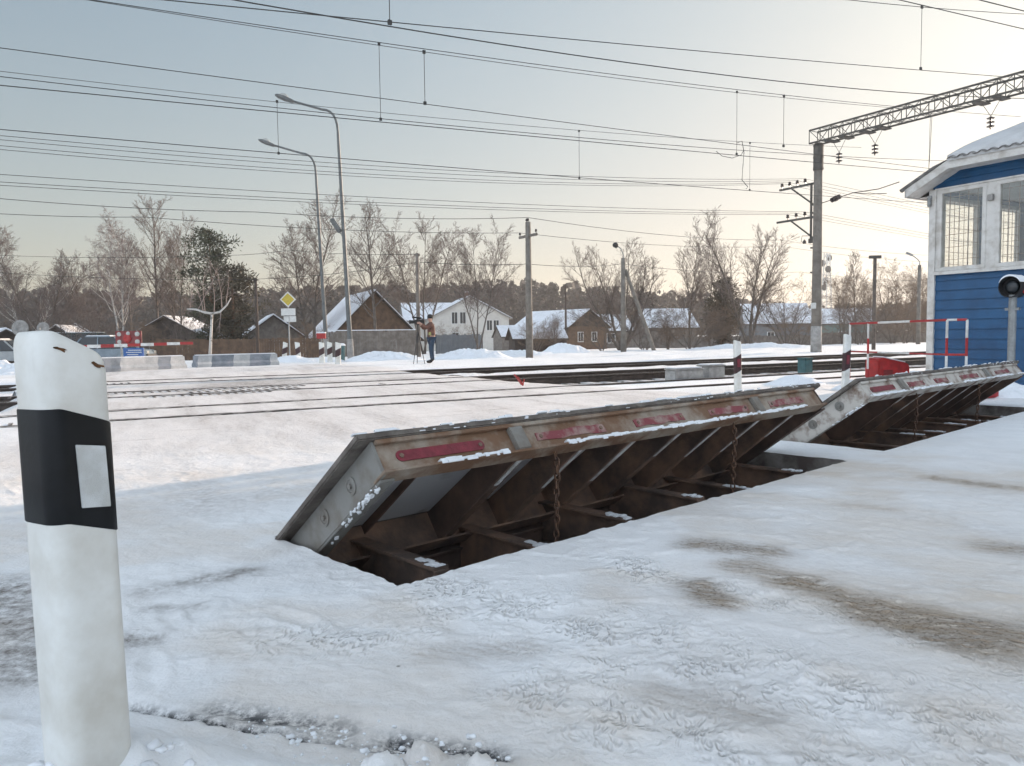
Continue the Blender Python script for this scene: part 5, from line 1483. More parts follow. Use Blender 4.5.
# ------------------------------------------------------------------ houses and fences
def house(name, label, cat, u, Y, w, d, hw_, hr__, rz, wall, roofm='darkwood', snow=True, wins=(), side_ridge=False, chimney=None, ov_=.35, gable=None, door=None, z0=-.1, snowth=.12):
    x = at(u, 340, Y).x
    z0 = gz(x, Y)-.15
    t = thing(name, label, cat, (x, Y, z0), rz)
    if not side_ridge:
        P5 = [(-w/2, 0), (w/2, 0), (w/2, hw_), (0, hr__), (-w/2, hw_)]
        mb = MB(); mb.prism(P5, 0, d); mb.build('wall', MT[wall], t)
        if gable:
            mb = MB(); mb.prism([(-w/2+.05, hw_), (w/2-.05, hw_), (0, hr__-.05)], -.02, .0); mb.build('gable', MT[gable], t)
        k = (hr__-hw_)/(w/2); rows = ((-1,), (1,))
        mb = MB(); ms = MB()
        for s in (-1, 1):
            def pt(xx, dz): return (s*xx, hr__-k*abs(xx)+dz)
            xe_ = w/2+ov_
            poly = [pt(0, .02), pt(xe_, .02), pt(xe_, .12), pt(0, .12)]; mb.prism(poly, -ov_, d+ov_)
            poly = [pt(0, .121), pt(xe_-.05, .121), pt(xe_-.05, .121+snowth*.6), pt(xe_*.5, .121+snowth), pt(0, .121+snowth)]; ms.prism(poly, -ov_+.05, d+ov_-.05)
        ro = mb.build('roof', MT[roofm], t)
        if snow: ms.build('snow_cover', MT['roofsnow'], ro)
    else:
        P5 = [(0, 0), (d, 0), (d, hw_), (d/2, hr__), (0, hw_)]
        rot = Matrix.Rotation(PI/2, 3, 'Z')
        mb = MB(); mb.add([Vector((-w/2, y, z)) for y, z in P5]+[Vector((w/2, y, z)) for y, z in P5], [(0, 1, 2, 3, 4), (9, 8, 7, 6, 5)]+[(i, (i+1) % 5, (i+1) % 5+5, i+5) for i in range(5)]); mb.build('wall', MT[wall], t)
        k = (hr__-hw_)/(d/2); mb = MB(); ms = MB()
        for s in (-1, 1):
            def pt(yy, dz): return (d/2+s*yy, hr__-k*yy+dz)
            ye = d/2+ov_
            for mm, poly, xx in ((mb, [pt(0, .02), pt(ye, .02), pt(ye, .12), pt(0, .12)], w/2+ov_), (ms, [pt(0, .121), pt(ye-.05, .121), pt(ye-.05, .121+snowth*.6), pt(0, .121+snowth)], w/2+ov_-.05)):
                mm.add([Vector((-xx, y, z)) for y, z in poly]+[Vector((xx, y, z)) for y, z in poly], [(0, 1, 2, 3), (7, 6, 5, 4)]+[(i, (i+1) % 4, (i+1) % 4+4, i+4) for i in range(4)])
        ro = mb.build('roof', MT[roofm], t)
        if snow: ms.build('snow_cover', MT['roofsnow'], ro)
    for (wx, wz, ww, wh) in wins:
        mb = MB()
        for dx, dz, a, b_ in ((0, wh/2, ww+.16, .09), (0, -wh/2, ww+.16, .09), (-ww/2-.04, 0, .09, wh-.09), (ww/2+.04, 0, .09, wh-.09), (0, 0, .05, wh-.09)):
            mb.box((wx+dx, -.03, wz+dz), (a, .07, b_))
        f = mb.build('window', MT['signwhite'], t)
        mb = MB(); mb.box((wx, -.008, wz), (ww, .03, wh)); mb.build('pane', MT['glassdark'], f)
    if door:
        mb = MB(); mb.box((door[0], -.03, door[1]/2), (.9, .06, door[1])); mb.build('door', MT['darkwood'], t)
    if chimney:
        cx, cy, cz = chimney; mb = MB(); mb.box((cx, cy, cz), (.5, .5, 1.1)); c_ = mb.build('chimney', MT['brick'], ro); mb = MB(); mb.box((cx, cy, cz+.6), (.6, .6, .08)); mb.build('cap', MT['snow'], c_)
    return t
house('house', 'brown boarded house with a wide gable behind the tall lamp posts', 'house', 375, 60, 6.8, 10, 1.7, 5.1, R(24), 'brownlog', wins=[(1.2, .9, .8, .9)], gable='brownlog', ov_=.45)
house('house', 'white two storey house with a snowy roof behind the person', 'house', 470, 112, 11.6, 11, 5.0, 8.0, R(12), 'cream', roofm='slate', wins=[(-2.2, 5.0, .8, 1.7), (-1.0, 5.0, .8, 1.7), (2.9, 3.9, .75, 1.5), (3.9, 3.9, .75, 1.5), (-2.1, 1.9, .9, 2.0)], chimney=(0, 3, 8.3), ov_=.5)
house('house', 'lower pale annex with snowy roof on the left of the white house', 'house', 432, 116, 7.6, 9, 4.9, 7.4, R(12), 'cream', roofm='slate', side_ridge=True, wins=[(1.2, 2.6, .9, 1.4)], ov_=.5)
house('shed', 'small shed with a pale blue snowy roof right of the white house', 'shed', 514, 100, 3.2, 4, 1.9, 3.2, R(18), 'greywood', side_ridge=True, ov_=.2)
house('house', 'brown house with a grey snowy roof and dark gable past the parked cars', 'house', 588, 82, 5.6, 9, 2.6, 4.3, R(38), 'brownlog', wins=[(-1.1, 1.5, .65, 1.0), (.9, 1.5, .65, 1.0)], gable='darkwood', ov_=.4, snowth=.06)
house('shed', 'low dark shed with a snow roof left of the brown grey roofed house', 'shed', 540, 64, 4.2, 3, 1.2, 2.0, R(10), 'darkwood', side_ridge=True, ov_=.3)
house('house', 'far snowy roofed house just right of the grey roofed brown house', 'house', 611, 90, 5, 6, 2.2, 3.9, R(10), 'greywood', side_ridge=True, wins=[(0, 1.3, .9, 1.1)])
house('house', 'small house with a hipped snowy roof behind the slanting strut', 'house', 672, 96, 6.4, 7, 2.6, 4.8, R(8), 'greywood', wins=[(.5, .9, .9, .9), (-1.6, .9, .8, .9)], side_ridge=True)
house('house', 'long bluish snowy roofed house behind the large bare tree', 'house', 778, 112, 9, 9, 3.2, 6.0, R(-10), 'fencegrey', side_ridge=True, wins=[(-1, 1.4, .9, 1.1)])
house('house', 'distant house with a greenish wall right of the mast', 'house', 842, 120, 9, 8, 3.2, 5.4, R(-15), 'greenwall', side_ridge=True, wins=[(0, 1.4, .9, 1.1)])
house('house', 'pale small house with a blue snowy gable left of the road sign', 'house', 274, 66, 4.4, 7, 2.0, 3.6, R(22), 'greywood', wins=[(0, 1.1, .8, .9)])
house('house', 'dark boarded house with snowy eaves among the birches', 'house', 166, 62, 6.4, 6, 1.8, 3.6, R(4), 'darkwood', wins=[(1.3, 1.1, .8, .9), (-1.3, 1.1, .8, .9)], snowth=.04)
house('house', 'dark gabled barn at the left behind the big guide post', 'barn', 57, 52, 4.0, 6, 1.0, 2.6, R(18), 'darkwood', snowth=.05, wins=[(0, .7, .6, .6)])
house('house', 'small tan gabled house behind the dark barn', 'house', 76, 70, 4.4, 6, 1.9, 3.4, R(30), 'greywood', wins=[(0, 1.1, .8, .9)])
house('house', 'snowy roofed shed at the left picture edge', 'shed', 6, 50, 4.2, 5, 1.1, 2.3, R(40), 'darkwood', wins=[(0, .7, .6, .6)])
def dish(u, v, Y, r, label):
    c = at(u, v, Y); t = thing('satellite_dish', label, 'satellite dish', (c.x, c.y, 0), .1)
    mb = MB(); mb.tube([(0, .12, -.1), (0, .12, c.z)], .04, 8); mb.build('mast', MT['steel'], t)
    mb = MB(); rot = Matrix.Rotation(R(82), 3, 'X')
    mb.lathe([(.01, -.10), (r*.5, -.08), (r*.85, -.03), (r, .0), (r*.97, .01), (r*.5, -.06), (.02, -.08)], 22, (0, 0, c.z), rot); mb.build('reflector_bowl', MT['concrete'], t, smooth=True)
    mb = MB(); mb.tube([(0, 0, c.z-r), (0, -.4, c.z-.08)], .015, 6); mb.box((0, -.42, c.z-.06), (.07, .1, .07)); mb.build('feed_arm', MT['steel'], t)
dish(20, 328, 46, .48, 'larger pale satellite dish behind the top of the big guide post')
dish(43, 328, 46, .36, 'smaller pale satellite dish right of the larger dish')
# fences
def fence(label, pts, h, mat, kind='boards', group=None, snow=True):
    p0 = Vector((*pts[0][:2], 0)); t = thing('fence', label, 'fence', (p0.x, p0.y, min(gz(*q) for q in pts)+.05), 0, group)
    rnd = random.Random(len(label))
    for i in range(len(pts)-1):
        a = Vector((*pts[i][:2], 0))-p0; b_ = Vector((*pts[i+1][:2], 0))-p0; L = (b_-a).length; d_ = (b_-a).normalized()
        mb = MB(); n = max(1, int(L/.16))
        for k in range(n):
            c = a.lerp(b_, (k+.5)/n); hh = h+rnd.uniform(-.05, .05)
            nrm = Vector((-d_.y, d_.x, 0))*rnd.uniform(-.01, .01)
            mb.box(c+nrm+Vector((0, 0, hh/2-.05)), (L/n*.94, .025, hh+.1), Matrix.Rotation(ang(d_), 3, 'Z'))
        mb.build('panel', MT[mat], t)
        mb = MB(); mb.bar(a+Vector((0, .05, h*.8)), b_+Vector((0, .05, h*.8)), .05, .08); mb.bar(a+Vector((0, .05, h*.25)), b_+Vector((0, .05, h*.25)), .05, .08); mb.build('rail', MT['darkwood'], t)
        if snow:
            mb = MB(); mb.bar(a+Vector((0, 0, h+.06)), b_+Vector((0, 0, h+.06)), .07, .05); mb.build('snow_cap', MT['snow'], t)
    for p in pts:
        mb = MB(); q = Vector((*p[:2], 0))-p0; mb.tube([q+Vector((0, .09, -.2)), q+Vector((0, .09, h+.05))], .06, 6); mb.build('post', MT['darkwood'], t)
    return t
def fpts(*uv): return [(at(u, 340, Y).x, Y) for u, Y in uv]
fence('tall grey board fence in front of the brown house', fpts((326, 52), (356, 52.5), (386, 53), (416, 53.5)), 1.7, 'greywood')
fence('bluish grey sheet fence in front of the white house', fpts((436, 60), (458, 60.5), (482, 61)), 1.45, 'fencegrey', snow=False)
fence('brown board fence behind the right striped concrete block', fpts((150, 48), (185, 49), (220, 50), (256, 50.5), (300, 51), (322, 51.5)), 1.3, 'brownlog', snow=False)
fence('dark low fence behind the shrubs left of the mast', fpts((640, 72), (700, 74), (760, 76), (812, 78)), 1.1, 'greywood', snow=False)
fence('grey fence beyond the scrub right of the mast', fpts((822, 80), (870, 82), (928, 84)), 1.2, 'greywood', snow=False)

# ------------------------------------------------------------------ trees
class TreeGen:
    def __init__(s, seed, style): s.r = random.Random(seed); s.style = style; s.T = MB(); s.C = MB()
    def path(s, p, d, L, n, jit, trop):
        pts = [p.copy()]; d = d.normalized()
        for i in range(n):
            d = (d+Vector((s.r.gauss(0, jit), s.r.gauss(0, jit), s.r.gauss(0, jit)+trop))).normalized()
            p = p+d*(L/n); pts.append(p.copy())
        return pts
    def side(s, axis, angle):
        a = s.r.uniform(0, 2*PI); ref = Vector((math.cos(a), math.sin(a), s.r.uniform(-.2, .4)))
        v = ref-axis*ref.dot(axis); v.normalize()
        return axis*math.cos(angle)+v*math.sin(angle)
    def limb(s, p, d, L, r, lvl):
        S = s.style
        n = 5 if lvl == 1 else (3 if lvl == 2 else 2)
        pts = s.path(p, d, L, n, S['jit']*(1+.3*lvl), S['trop'][min(lvl, 3)])
        rr = [r*(1-.75*i/n) for i in range(n+1)]
        (s.T if lvl <= 1 else s.C).tube(pts, rr, 5 if lvl == 1 else 3, False)
        if lvl >= 4: return
        k = max(1, int(round(S['kids'][lvl]*(min(1.25, .35+L/S['lref']) if lvl == 1 else 1))))
        for i in range(k):
            f = S['from']+(1-S['from'])*(i+s.r.random())/k
            q = min(int(f*n), n-1); pt = pts[q].lerp(pts[q+1], f*n-q); ax = (pts[q+1]-pts[q]).normalized()
            s.limb(pt, s.side(ax, R(s.r.uniform(*S['ang']))), L*S['len'][lvl]*(1.1-.5*f)*s.r.uniform(.7, 1.2), max(r*.5*(1-.4*f), S['rmin']), lvl+1)
    def tree(s, h, r, leanx=0, base=Vector((0, 0, 0)), first=.28):
        S = s.style
        pts = s.path(base-Vector((0, 0, .2)), Vector((leanx, 0, 1)), h+.2, 9, .05, .02)
        rr = [max(r*(1-.9*i/9), .012) for i in range(10)]
        s.T.tube(pts, rr, 7, True)
        k = S['kids'][0]
        for i in range(k):
            f = first+(1-first)*((i+s.r.random())/k)**1.0; f = min(f, .97)
            q = min(int(f*9), 8); pt = pts[q].lerp(pts[q+1], f*9-q); ax = (pts[q+1]-pts[q]).normalized()
            prof = S['prof'](f)
            s.limb(pt, s.side(ax, R(s.r.uniform(*S['ang0']))), h*S['len'][0]*prof*s.r.uniform(.75, 1.15), max(r*.38*(1-.6*f), .016), 1)
birch = dict(lref=3.2, jit=.09, trop=(.0, .12, -.02, -.14), kids=(26, 8, 6, 3), len=(.40, .45, .52, .62), ang=(25, 55), ang0=(32, 55), rmin=.0085, prof=lambda f: 1.12-.72*f, **{'from': .2})
aspen = dict(lref=3.2, jit=.07, trop=(.0, .10, .08, .05), kids=(26, 8, 6, 3), len=(.40, .46, .52, .6), ang=(25, 48), ang0=(36, 60), rmin=.0085, prof=lambda f: 1.1-.72*f, **{'from': .2})
vase = dict(lref=3.4, jit=.075, trop=(.0, .09, .07, .03), kids=(17, 8, 6, 3), len=(.42, .46, .50, .6), ang=(22, 48), ang0=(28, 52), rmin=.0085, prof=lambda f: 1.1-.6*f, **{'from': .2})
bush = dict(lref=4, jit=.12, trop=(.0, .07, .03, -.0), kids=(12, 8, 6, 2), len=(.5, .5, .5, .6), ang=(25, 55), ang0=(25, 55), rmin=.010, prof=lambda f: 1.1-.5*f, **{'from': .2})
PROTO = {}
def make_tree(key, style, seed, h, r, trunks=1, spread=.3, first=.28, bark='bark', twig='twig'):
    g = TreeGen(seed, style)
    rn = random.Random(seed*3+1)
    for k in range(trunks):
        lean = 0 if trunks == 1 else spread*(k-(trunks-1)/2)*2/max(1, trunks-1)+rn.uniform(-.03, .03)
        a = rn.uniform(-.8, .8)
        b = Vector((rn.uniform(-.15, .15)*(trunks > 1), rn.uniform(-.25, .25)*(trunks > 1), 0))
        g.tree(h*(1 if k == 0 else rn.uniform(.78, .97)), r*(1 if trunks == 1 else .75), lean, b, first)
    PROTO[key] = (g.T, g.C, bark, twig, h)
make_tree('birch_a', birch, 11, 10, .15, bark='birchbark', twig='twigpale')
make_tree('birch_b', birch, 12, 10, .13, trunks=2, spread=.08, bark='birchbark', twig='twigpale', first=.3)
make_tree('birch_c', birch, 15, 10, .15, trunks=2, spread=.25, bark='birchbark', twig='twig', first=.3)
make_tree('aspen_a', aspen, 21, 10, .14)
make_tree('aspen_b', aspen, 22, 10, .14, trunks=2, spread=.10)
make_tree('aspen_c', aspen, 27, 10, .13, trunks=3, spread=.22, first=.3)
make_tree('vase_a', vase, 31, 10, .20, trunks=5, spread=.65, first=.2)
make_tree('vase_b', vase, 34, 10, .19, trunks=3, spread=.30, first=.22)
make_tree('bush_a', bush, 41, 10, .16, trunks=5, spread=.9, first=.12, twig='twigwarm')
make_tree('bush_b', bush, 43, 10, .16, trunks=4, spread=.6, first=.12, twig='twigwarm')
make_tree('bush_c', bush, 47, 10, .16, trunks=4, spread=.7, first=.12, twig='twig')
MADE = {}
def plant(key, name, label, cat, u, vtop, Y, group, rz=0, wide=1.0, lean=0):
    T, C_, bark, twig, h0 = PROTO[key]
    x = at(u, 340, Y).x; g0 = gz(x, Y)-.1; h = at(u, vtop, Y).z-g0; s = .93*h/h0
    if key not in MADE:
        t = thing(name, label, cat, (x, Y, g0), rz, group)
        T.build('trunk', MT[bark], t, smooth=True, fix=False); C_.build('crown', MT[twig], t, fix=False)
        MADE[key] = t
    else:
        t = copy_tree(MADE[key]); t.name = name; t['label'] = label; t['category'] = cat; t['group'] = group
        t.location = (x, Y, g0)
    t.scale = (s*wide, s*wide, s); t.rotation_euler = (0, lean, rz)
    return t
GB_ = 'bare birches on the left'
plant('birch_c', 'birch_tree', 'leaning bare birch at the far left above the satellite dishes', 'tree', 24, 228, 58, GB_, 0.2, 1.0, R(4))
plant('birch_a', 'birch_tree', 'bare birch cut by the left picture edge', 'tree', -6, 232, 60, GB_, 1.0, .9)
plant('vase_b', 'bare_tree', 'wide dark bare tree between the leaning birch and the pale birch', 'tree', 44, 236, 55, GB_, .7, 1.15, R(5))
plant('birch_b', 'birch_tree', 'pale birch with two slim white trunks behind the red signal board', 'tree', 121, 211, 62, GB_, 0.0, .95)
plant('aspen_a', 'bare_tree', 'tallest slim bare tree left of the pine', 'tree', 157, 197, 64, 'bare trees near the pine', .4, .95)
plant('aspen_b', 'bare_tree', 'slim bare tree touching the left side of the pine', 'tree', 181, 216, 62, 'bare trees near the pine', 2.2, .8)
plant('aspen_c', 'bare_tree', 'short thin bare tree left of the pale birch', 'tree', 93, 256, 66, GB_, 1.2, .8)
plant('aspen_a', 'bare_tree', 'thin bare tree between the pale birch and the tallest slim tree', 'tree', 133, 238, 70, GB_, 3.2, .9)
plant('bush_c', 'bare_bush', 'tangled bare bush in front of the dark barn', 'bush', 70, 305, 48, 'bare bushes by the houses', .6, 1.0)
plant('bush_c', 'bare_bush', 'tangled bare bush in front of the dark boarded house', 'bush', 185, 312, 53, 'bare bushes by the houses', 2.6, 1.0)
plant('aspen_b', 'bare_tree', 'large bare tree behind the two tall curved lamps', 'tree', 314, 194, 62, 'bare trees in the middle', 2.6, 1.15)
plant('aspen_a', 'bare_tree', 'single bare tree before the brown gable', 'tree', 378, 204, 58, 'bare trees in the middle', 1.9, 1.05)
plant('aspen_c', 'bare_tree', 'group of slim bare stems beside the wooden pole', 'tree', 424, 212, 60, 'bare trees in the middle', .1, .9)
plant('aspen_c', 'bare_tree', 'bare tree with several stems in front of the white house', 'tree', 478, 224, 52, 'bare trees in the middle', 3.0, .85)
plant('vase_a', 'bare_tree', 'broad spreading bare tree around the strutted lamp pole', 'tree', 622, 242, 58, 'bare trees on the right', .3, 1.05)
plant('aspen_b', 'bare_tree', 'slender bare tree left of the small dark pine', 'tree', 690, 231, 62, 'bare trees on the right', 3.6, .8)
plant('aspen_a', 'bare_tree', 'thin bare tree just left of the small dark pine', 'tree', 709, 236, 66, 'bare trees on the right', 4.0, .7)
plant('vase_b', 'bare_tree', 'large bare tree with several trunks left of the concrete mast', 'tree', 749, 213, 56, 'bare trees on the right', .2, 1.0)
plant('bush_a', 'bare_bush', 'reddish bare bush between the large bare tree and the mast', 'bush', 786, 272, 56, 'bushes along the far field', .3, .9)
plant('bush_b', 'bare_bush', 'warm brown bush directly right of the mast', 'bush', 843, 276, 70, 'bushes along the far field', .9, .9)
plant('aspen_a', 'bare_tree', 'thin tree rising from the scrub right of the mast', 'tree', 856, 252, 76, 'bushes along the far field', .9, .8)
plant('bush_a', 'bare_bush', 'sunlit bare bush beside the flat topped post', 'bush', 868, 268, 74, 'bushes along the far field', 2.0, .9)
plant('bush_b', 'bare_bush', 'broad sunlit bush between the flat topped post and the slim lamp', 'bush', 893, 262, 72, 'bushes along the far field', 3.1, 1.0)
plant('bush_a', 'bare_bush', 'bare bush behind the slim lamp next to the cabin', 'bush', 915, 268, 78, 'bushes along the far field', 4.3, .9)
plant('bush_b', 'bare_bush', 'bare bush partly hidden by the cabin corner', 'bush', 936, 272, 80, 'bushes along the far field', 5.0, .9)
for k, (u, v, Y, lb_) in enumerate(((645, 305, 57, 'low bush at the foot of the slanting strut'), (668, 308, 58, 'low bush right of the slanting strut'), (690, 303, 56, 'low bush under the slender bare tree'),
                                    (712, 306, 57, 'low bush under the small dark pine'), (733, 308, 58, 'low bush left of the large bare tree'), (800, 306, 60, 'low dark bush left of the mast foot'),
                                    (555, 312, 62, 'low bush before the grey roofed brown house'), (602, 308, 56, 'low bush left of the strutted lamp pole'), (536, 318, 60, 'small snowy bush near the crossarm pole'),
                                    (860, 305, 66, 'low dark bush left of the flat topped post'), (905, 300, 66, 'low dark bush right of the flat topped post'), (148, 318, 50, 'low bush under the tallest slim tree'),
                                    (100, 312, 54, 'low bush under the short thin tree'), (310, 322, 54, 'low bush between road sign and lamp posts'), (455, 322, 62, 'low bush by the white house fence'))):
    plant(('bush_c', 'bush_b', 'bush_a')[k % 3], 'bare_bush', lb_, 'bush', u, v, Y, 'low bushes by the houses', k*1.3, 1.25)
# pale tree with a sideways limb
t = thing('pruned_tree', 'pale bare tree with a low sideways limb and upright shoots', 'tree', (at(211, 340, 46).x, 46, -.45), 0)
def L3(u, v): 
    p = at(u, v, 46); return p-t.location
mb = MB(); mb.tube([L3(210, 356), L3(211, 335), L3(212, 313)], [.10, .08, .07], 7)
mb.tube([L3(187, 309), L3(196, 309.5), L3(205, 312.5), L3(212, 313.5), L3(220, 312), L3(227, 305), L3(231, 298)], [.045, .06, .07, .075, .06, .045, .03], 7); mb.build('trunk', MT['birchbark'], t, smooth=True)
g = TreeGen(77, birch)
for u, v, tx, ty in ((190, 309, 191, 285), (198, 310, 203, 262), (205, 312, 207, 270), (214, 313, 214, 264), (222, 310, 222, 258), (203, 311, 199, 284), (226, 306, 229, 276), (221, 312, 223, 330)):
    a, b_ = L3(u, v), L3(tx, ty); dd = b_-a; g.limb(a, dd, dd.length, .035, 2)
g.C.build('crown', MT['twigpale'], t, fix=False)

# pines
def needle_crown(rnd, clumps, size, n_per):
    mb = MB()
    for c, s in clumps:
        for k in range(n_per):
            d = Vector((rnd.gauss(0, 1), rnd.gauss(0, 1), rnd.gauss(0, .6))); d.normalize()
            p = c+d*s*rnd.random()**.5*Vector((1, 1, .6)).length*.75
            ax = (d+Vector((rnd.gauss(0, .5), rnd.gauss(0, .5), rnd.gauss(0, .5)+.3))).normalized()
            side = ax.cross(Vector((rnd.gauss(0, 1), rnd.gauss(0, 1), rnd.gauss(0, 1)))).normalized()
            L = size*rnd.uniform(.6, 1.3); w = L*.30
            mb.add([p-side*w*.4, p+ax*L*.5-side*w*.5, p+ax*L, p+ax*L*.5+side*w*.5], [(0, 1, 2, 3)])
    return mb
def pine(label, u, vtop, Y, width, seed, mat, low=.18, irregular=1.0, nl=60, group='pines'):
    rnd = random.Random(seed); x = at(u, 340, Y).x; g0 = gz(x, Y)-.1; h = at(u, vtop, Y).z-g0
    t = thing('pine_tree', label, 'tree', (x, Y, g0), 0, group)
    mb = MB(); pts = [Vector((rnd.uniform(-.1, .1)*i/8, rnd.uniform(-.1, .1), -.1+h*.97*i/8)) for i in range(9)]
    mb.tube(pts, [.2*(1-.85*i/8) for i in range(9)], 8)
    clumps = []
    for k in range(nl):
        f = low+(1-low)*(k+rnd.random())/nl
        a = rnd.uniform(0, 2*PI)
        rad = width/2*(math.sin(PI*min(1, (1-f)*.95+.12))**.7)*rnd.uniform(.55, 1.15)
        if rnd.random() < .2*irregular: rad *= .5
        p0 = Vector((0, 0, h*f*.97)); p1 = p0+Vector((math.cos(a)*rad, math.sin(a)*rad, rad*rnd.uniform(-.05, .35)))
        mb.tube([p0, p0.lerp(p1, .5)+Vector((0, 0, -.05)), p1], [.05*(1.1-f), .035*(1.1-f), .012], 4, False)
        for q in range(4):
            ff = .45+.55*q/3
            c = p0.lerp(p1, ff)+Vector((rnd.gauss(0, .15), rnd.gauss(0, .15), rnd.gauss(.05, .12)))
            clumps.append((c, rnd.uniform(.30, .58)))
    clumps.append((Vector((0, 0, h-.15)), .25))
    mb.build('trunk', MT['pinebark'], t, smooth=True, fix=False)
    needle_crown(rnd, clumps, .27, 40).build('crown', MT[mat], t, fix=False)
pine('tall irregular green pine among the bare birches', 213, 231, 56, 4.5, 3, 'needle', .12, nl=54)
pine('lower dull green pine leaning out right of the tall pine', 234, 268, 55, 3.9, 5, 'needlebrown', .08, nl=44)
pine('small dark brownish pine between bare trees left of the mast', 722, 281, 60, 2.4, 8, 'needlebrown', .12, nl=34)

# lattice tower far away
b = at(826, 335, 170); t = thing('lattice_tower', 'distant thin lattice telecom tower beyond the scrub', 'tower', (b.x, b.y, 0), .4)
ht = at(826, 253, 170).z; mb = MB()
for sx, sy in ((-1, -1), (1, -1), (1, 1), (-1, 1)): mb.bar((sx*.9, sy*.9, 0), (sx*.4, sy*.4, ht), .16, .16)
for k in range(14):
    z = ht*k/14; w0 = .9-.5*k/14; z2 = ht*(k+1)/14; w1 = .9-.5*(k+1)/14
    for a, b_ in (((-w0, -w0, z), (w1, -w1, z2)), ((w0, -w0, z), (w1, w1, z2)), ((w0, w0, z), (-w1, w1, z2)), ((-w0, w0, z), (-w1, -w1, z2))): mb.bar(a, b_, .09, .09)
mb.build('lattice', MT['whitepaint'], t)
mb = MB()
for z, a in ((ht-1, .3), (ht-2.2, 2.4), (ht-3.6, 4.2), (ht-6, 1.2), (ht-7.5, 3.4)): mb.lathe([(.1, -.2), (.7, -.15), (.75, .15), (.2, .2)], 10, (math.cos(a)*.9, math.sin(a)*.9, z), Matrix.Rotation(PI/2, 3, 'X')); mb.build('antenna', MT['truss'], t); mb = MB()

# far wood: one mass
def far_wood():
    rs = np.random.RandomState(4); Vs = []; k = 0
    n = 2600
    xs = rs.uniform(-260, 330, n); ys = rs.uniform(190, 300, n)
    hs = rs.uniform(9, 13.5, n)*(ys/235.)
    prof = np.interp(xs/ys*770+512, [-200, 0, 100, 250, 350, 450, 520, 640, 700, 760, 840, 930, 1300], [1.22, 1.2, 1.18, 1.12, 1.22, 1.2, 1.25, 1.05, .90, .72, .62, .7, .75])
    hs = hs*prof*(.9+.25*fbm(xs*.03, ys*.03, 3, 2))
    allv = []
    for x, y, h in zip(xs, ys, hs):
        m = 52
        f = rs.uniform(.02, 1, m)**.85
        rad = h*.20*np.sqrt(np.clip(1.06-f, .02, 1))*rs.uniform(.2, 1.1, m)
        a = rs.uniform(0, 2*PI, m)
        c = np.stack([x+rad*np.cos(a), y+rad*np.sin(a), f*h], -1)
        d1 = rs.normal(size=(m, 3)); d1 /= np.linalg.norm(d1, axis=1)[:, None]
        d2 = np.cross(d1, rs.normal(size=(m, 3))); d2 /= np.linalg.norm(d2, axis=1)[:, None]
        s = (rs.uniform(.35, .95, m)*h/11)[:, None]
        allv.append(np.stack([c-d1*s, c-d2*s*.7, c+d1*s, c+d2*s*.7], 1))
    V_ = np.concatenate(allv).reshape(-1, 3); Q_ = np.arange(len(V_)).reshape(-1, 4)
    return np_mesh('far_wood', V_, Q_, MT['forest'], False)
tag(far_wood(), 'dark wooded skyline beyond the houses', 'wood', kind='stuff')

# ------------------------------------------------------------------ snow heaps
def heap(u, v, Y, w, d, h, label, seed):
    x = at(u, 340, Y).x; n = 100
    A, B = np.meshgrid(np.linspace(-1, 1, n), np.linspace(-1, 1, n), indexing='ij')
    rr = np.sqrt(A*A+B*B); f = np.clip(1-rr**1.7, 0, 1)
    X = x+A*w/2; Y_ = Y+B*d/2
    Zz = h*f*(.45+1.1*fbm(X*1.1, Y_*1.1, seed, 4))+f**.5*(.30*(fbm(X*3.2, Y_*3.2, seed+3, 4)-.5)+.14*np.abs(fbm(X*8, Y_*8, seed+5, 3)-.5))*min(1, h*1.6)-.14*(rr > .96)-.02
    I_ = np.arange(n*n).reshape(n, n); Q_ = np.stack([I_[:-1, :-1], I_[1:, :-1], I_[1:, 1:], I_[:-1, 1:]], -1).reshape(-1, 4)
    o = np_mesh('snow_heap', np.stack([X, Y_, Zz+gz(x, Y)], -1).reshape(-1, 3), Q_, MT['snow'], True)
    tag(o, label, 'snow heap', 'ploughed snow heaps')
heap(385, 360, 33, 3.6, 2.4, .42, 'long snow heap between the lamp posts and the person', 3)
heap(472, 358, 33, 3.6, 2.4, .40, 'snow heap right behind the person', 8)
heap(520, 356, 38, 5.2, 3, .30, 'low snow heap before the dark off-road car', 12)
heap(566, 352, 46, 3.2, 2, .52, 'rounded snow heap hiding the low dark car', 15)
heap(6, 372, 24, 2.6, 2.6, .45, 'snow heap at the left edge beyond the big guide post', 21)
heap(292, 360, 31.5, 2.6, 1.4, .26, 'snow mound around the striped guide posts', 23)
heap(325, 361, 32.5, 1.8, 1.4, .20, 'small snow mound between the striped posts and lamp posts', 25)
heap(795, 385, 14.6, 1.3, .9, .15, 'shaded snow heap between the two white guide posts', 31)
heap(860, 390, 13.2, 1.0, .7, .16, 'small shaded snow heap behind the gap between the plates', 35)
heap(1010, 400, 11.6, 1.8, 1.0, .18, 'shaded snow heap at the end of the farther plate', 37)
heap(755, 347, 50, 9, 4, .35, 'low snow bank along the foot of the large bare tree', 41)

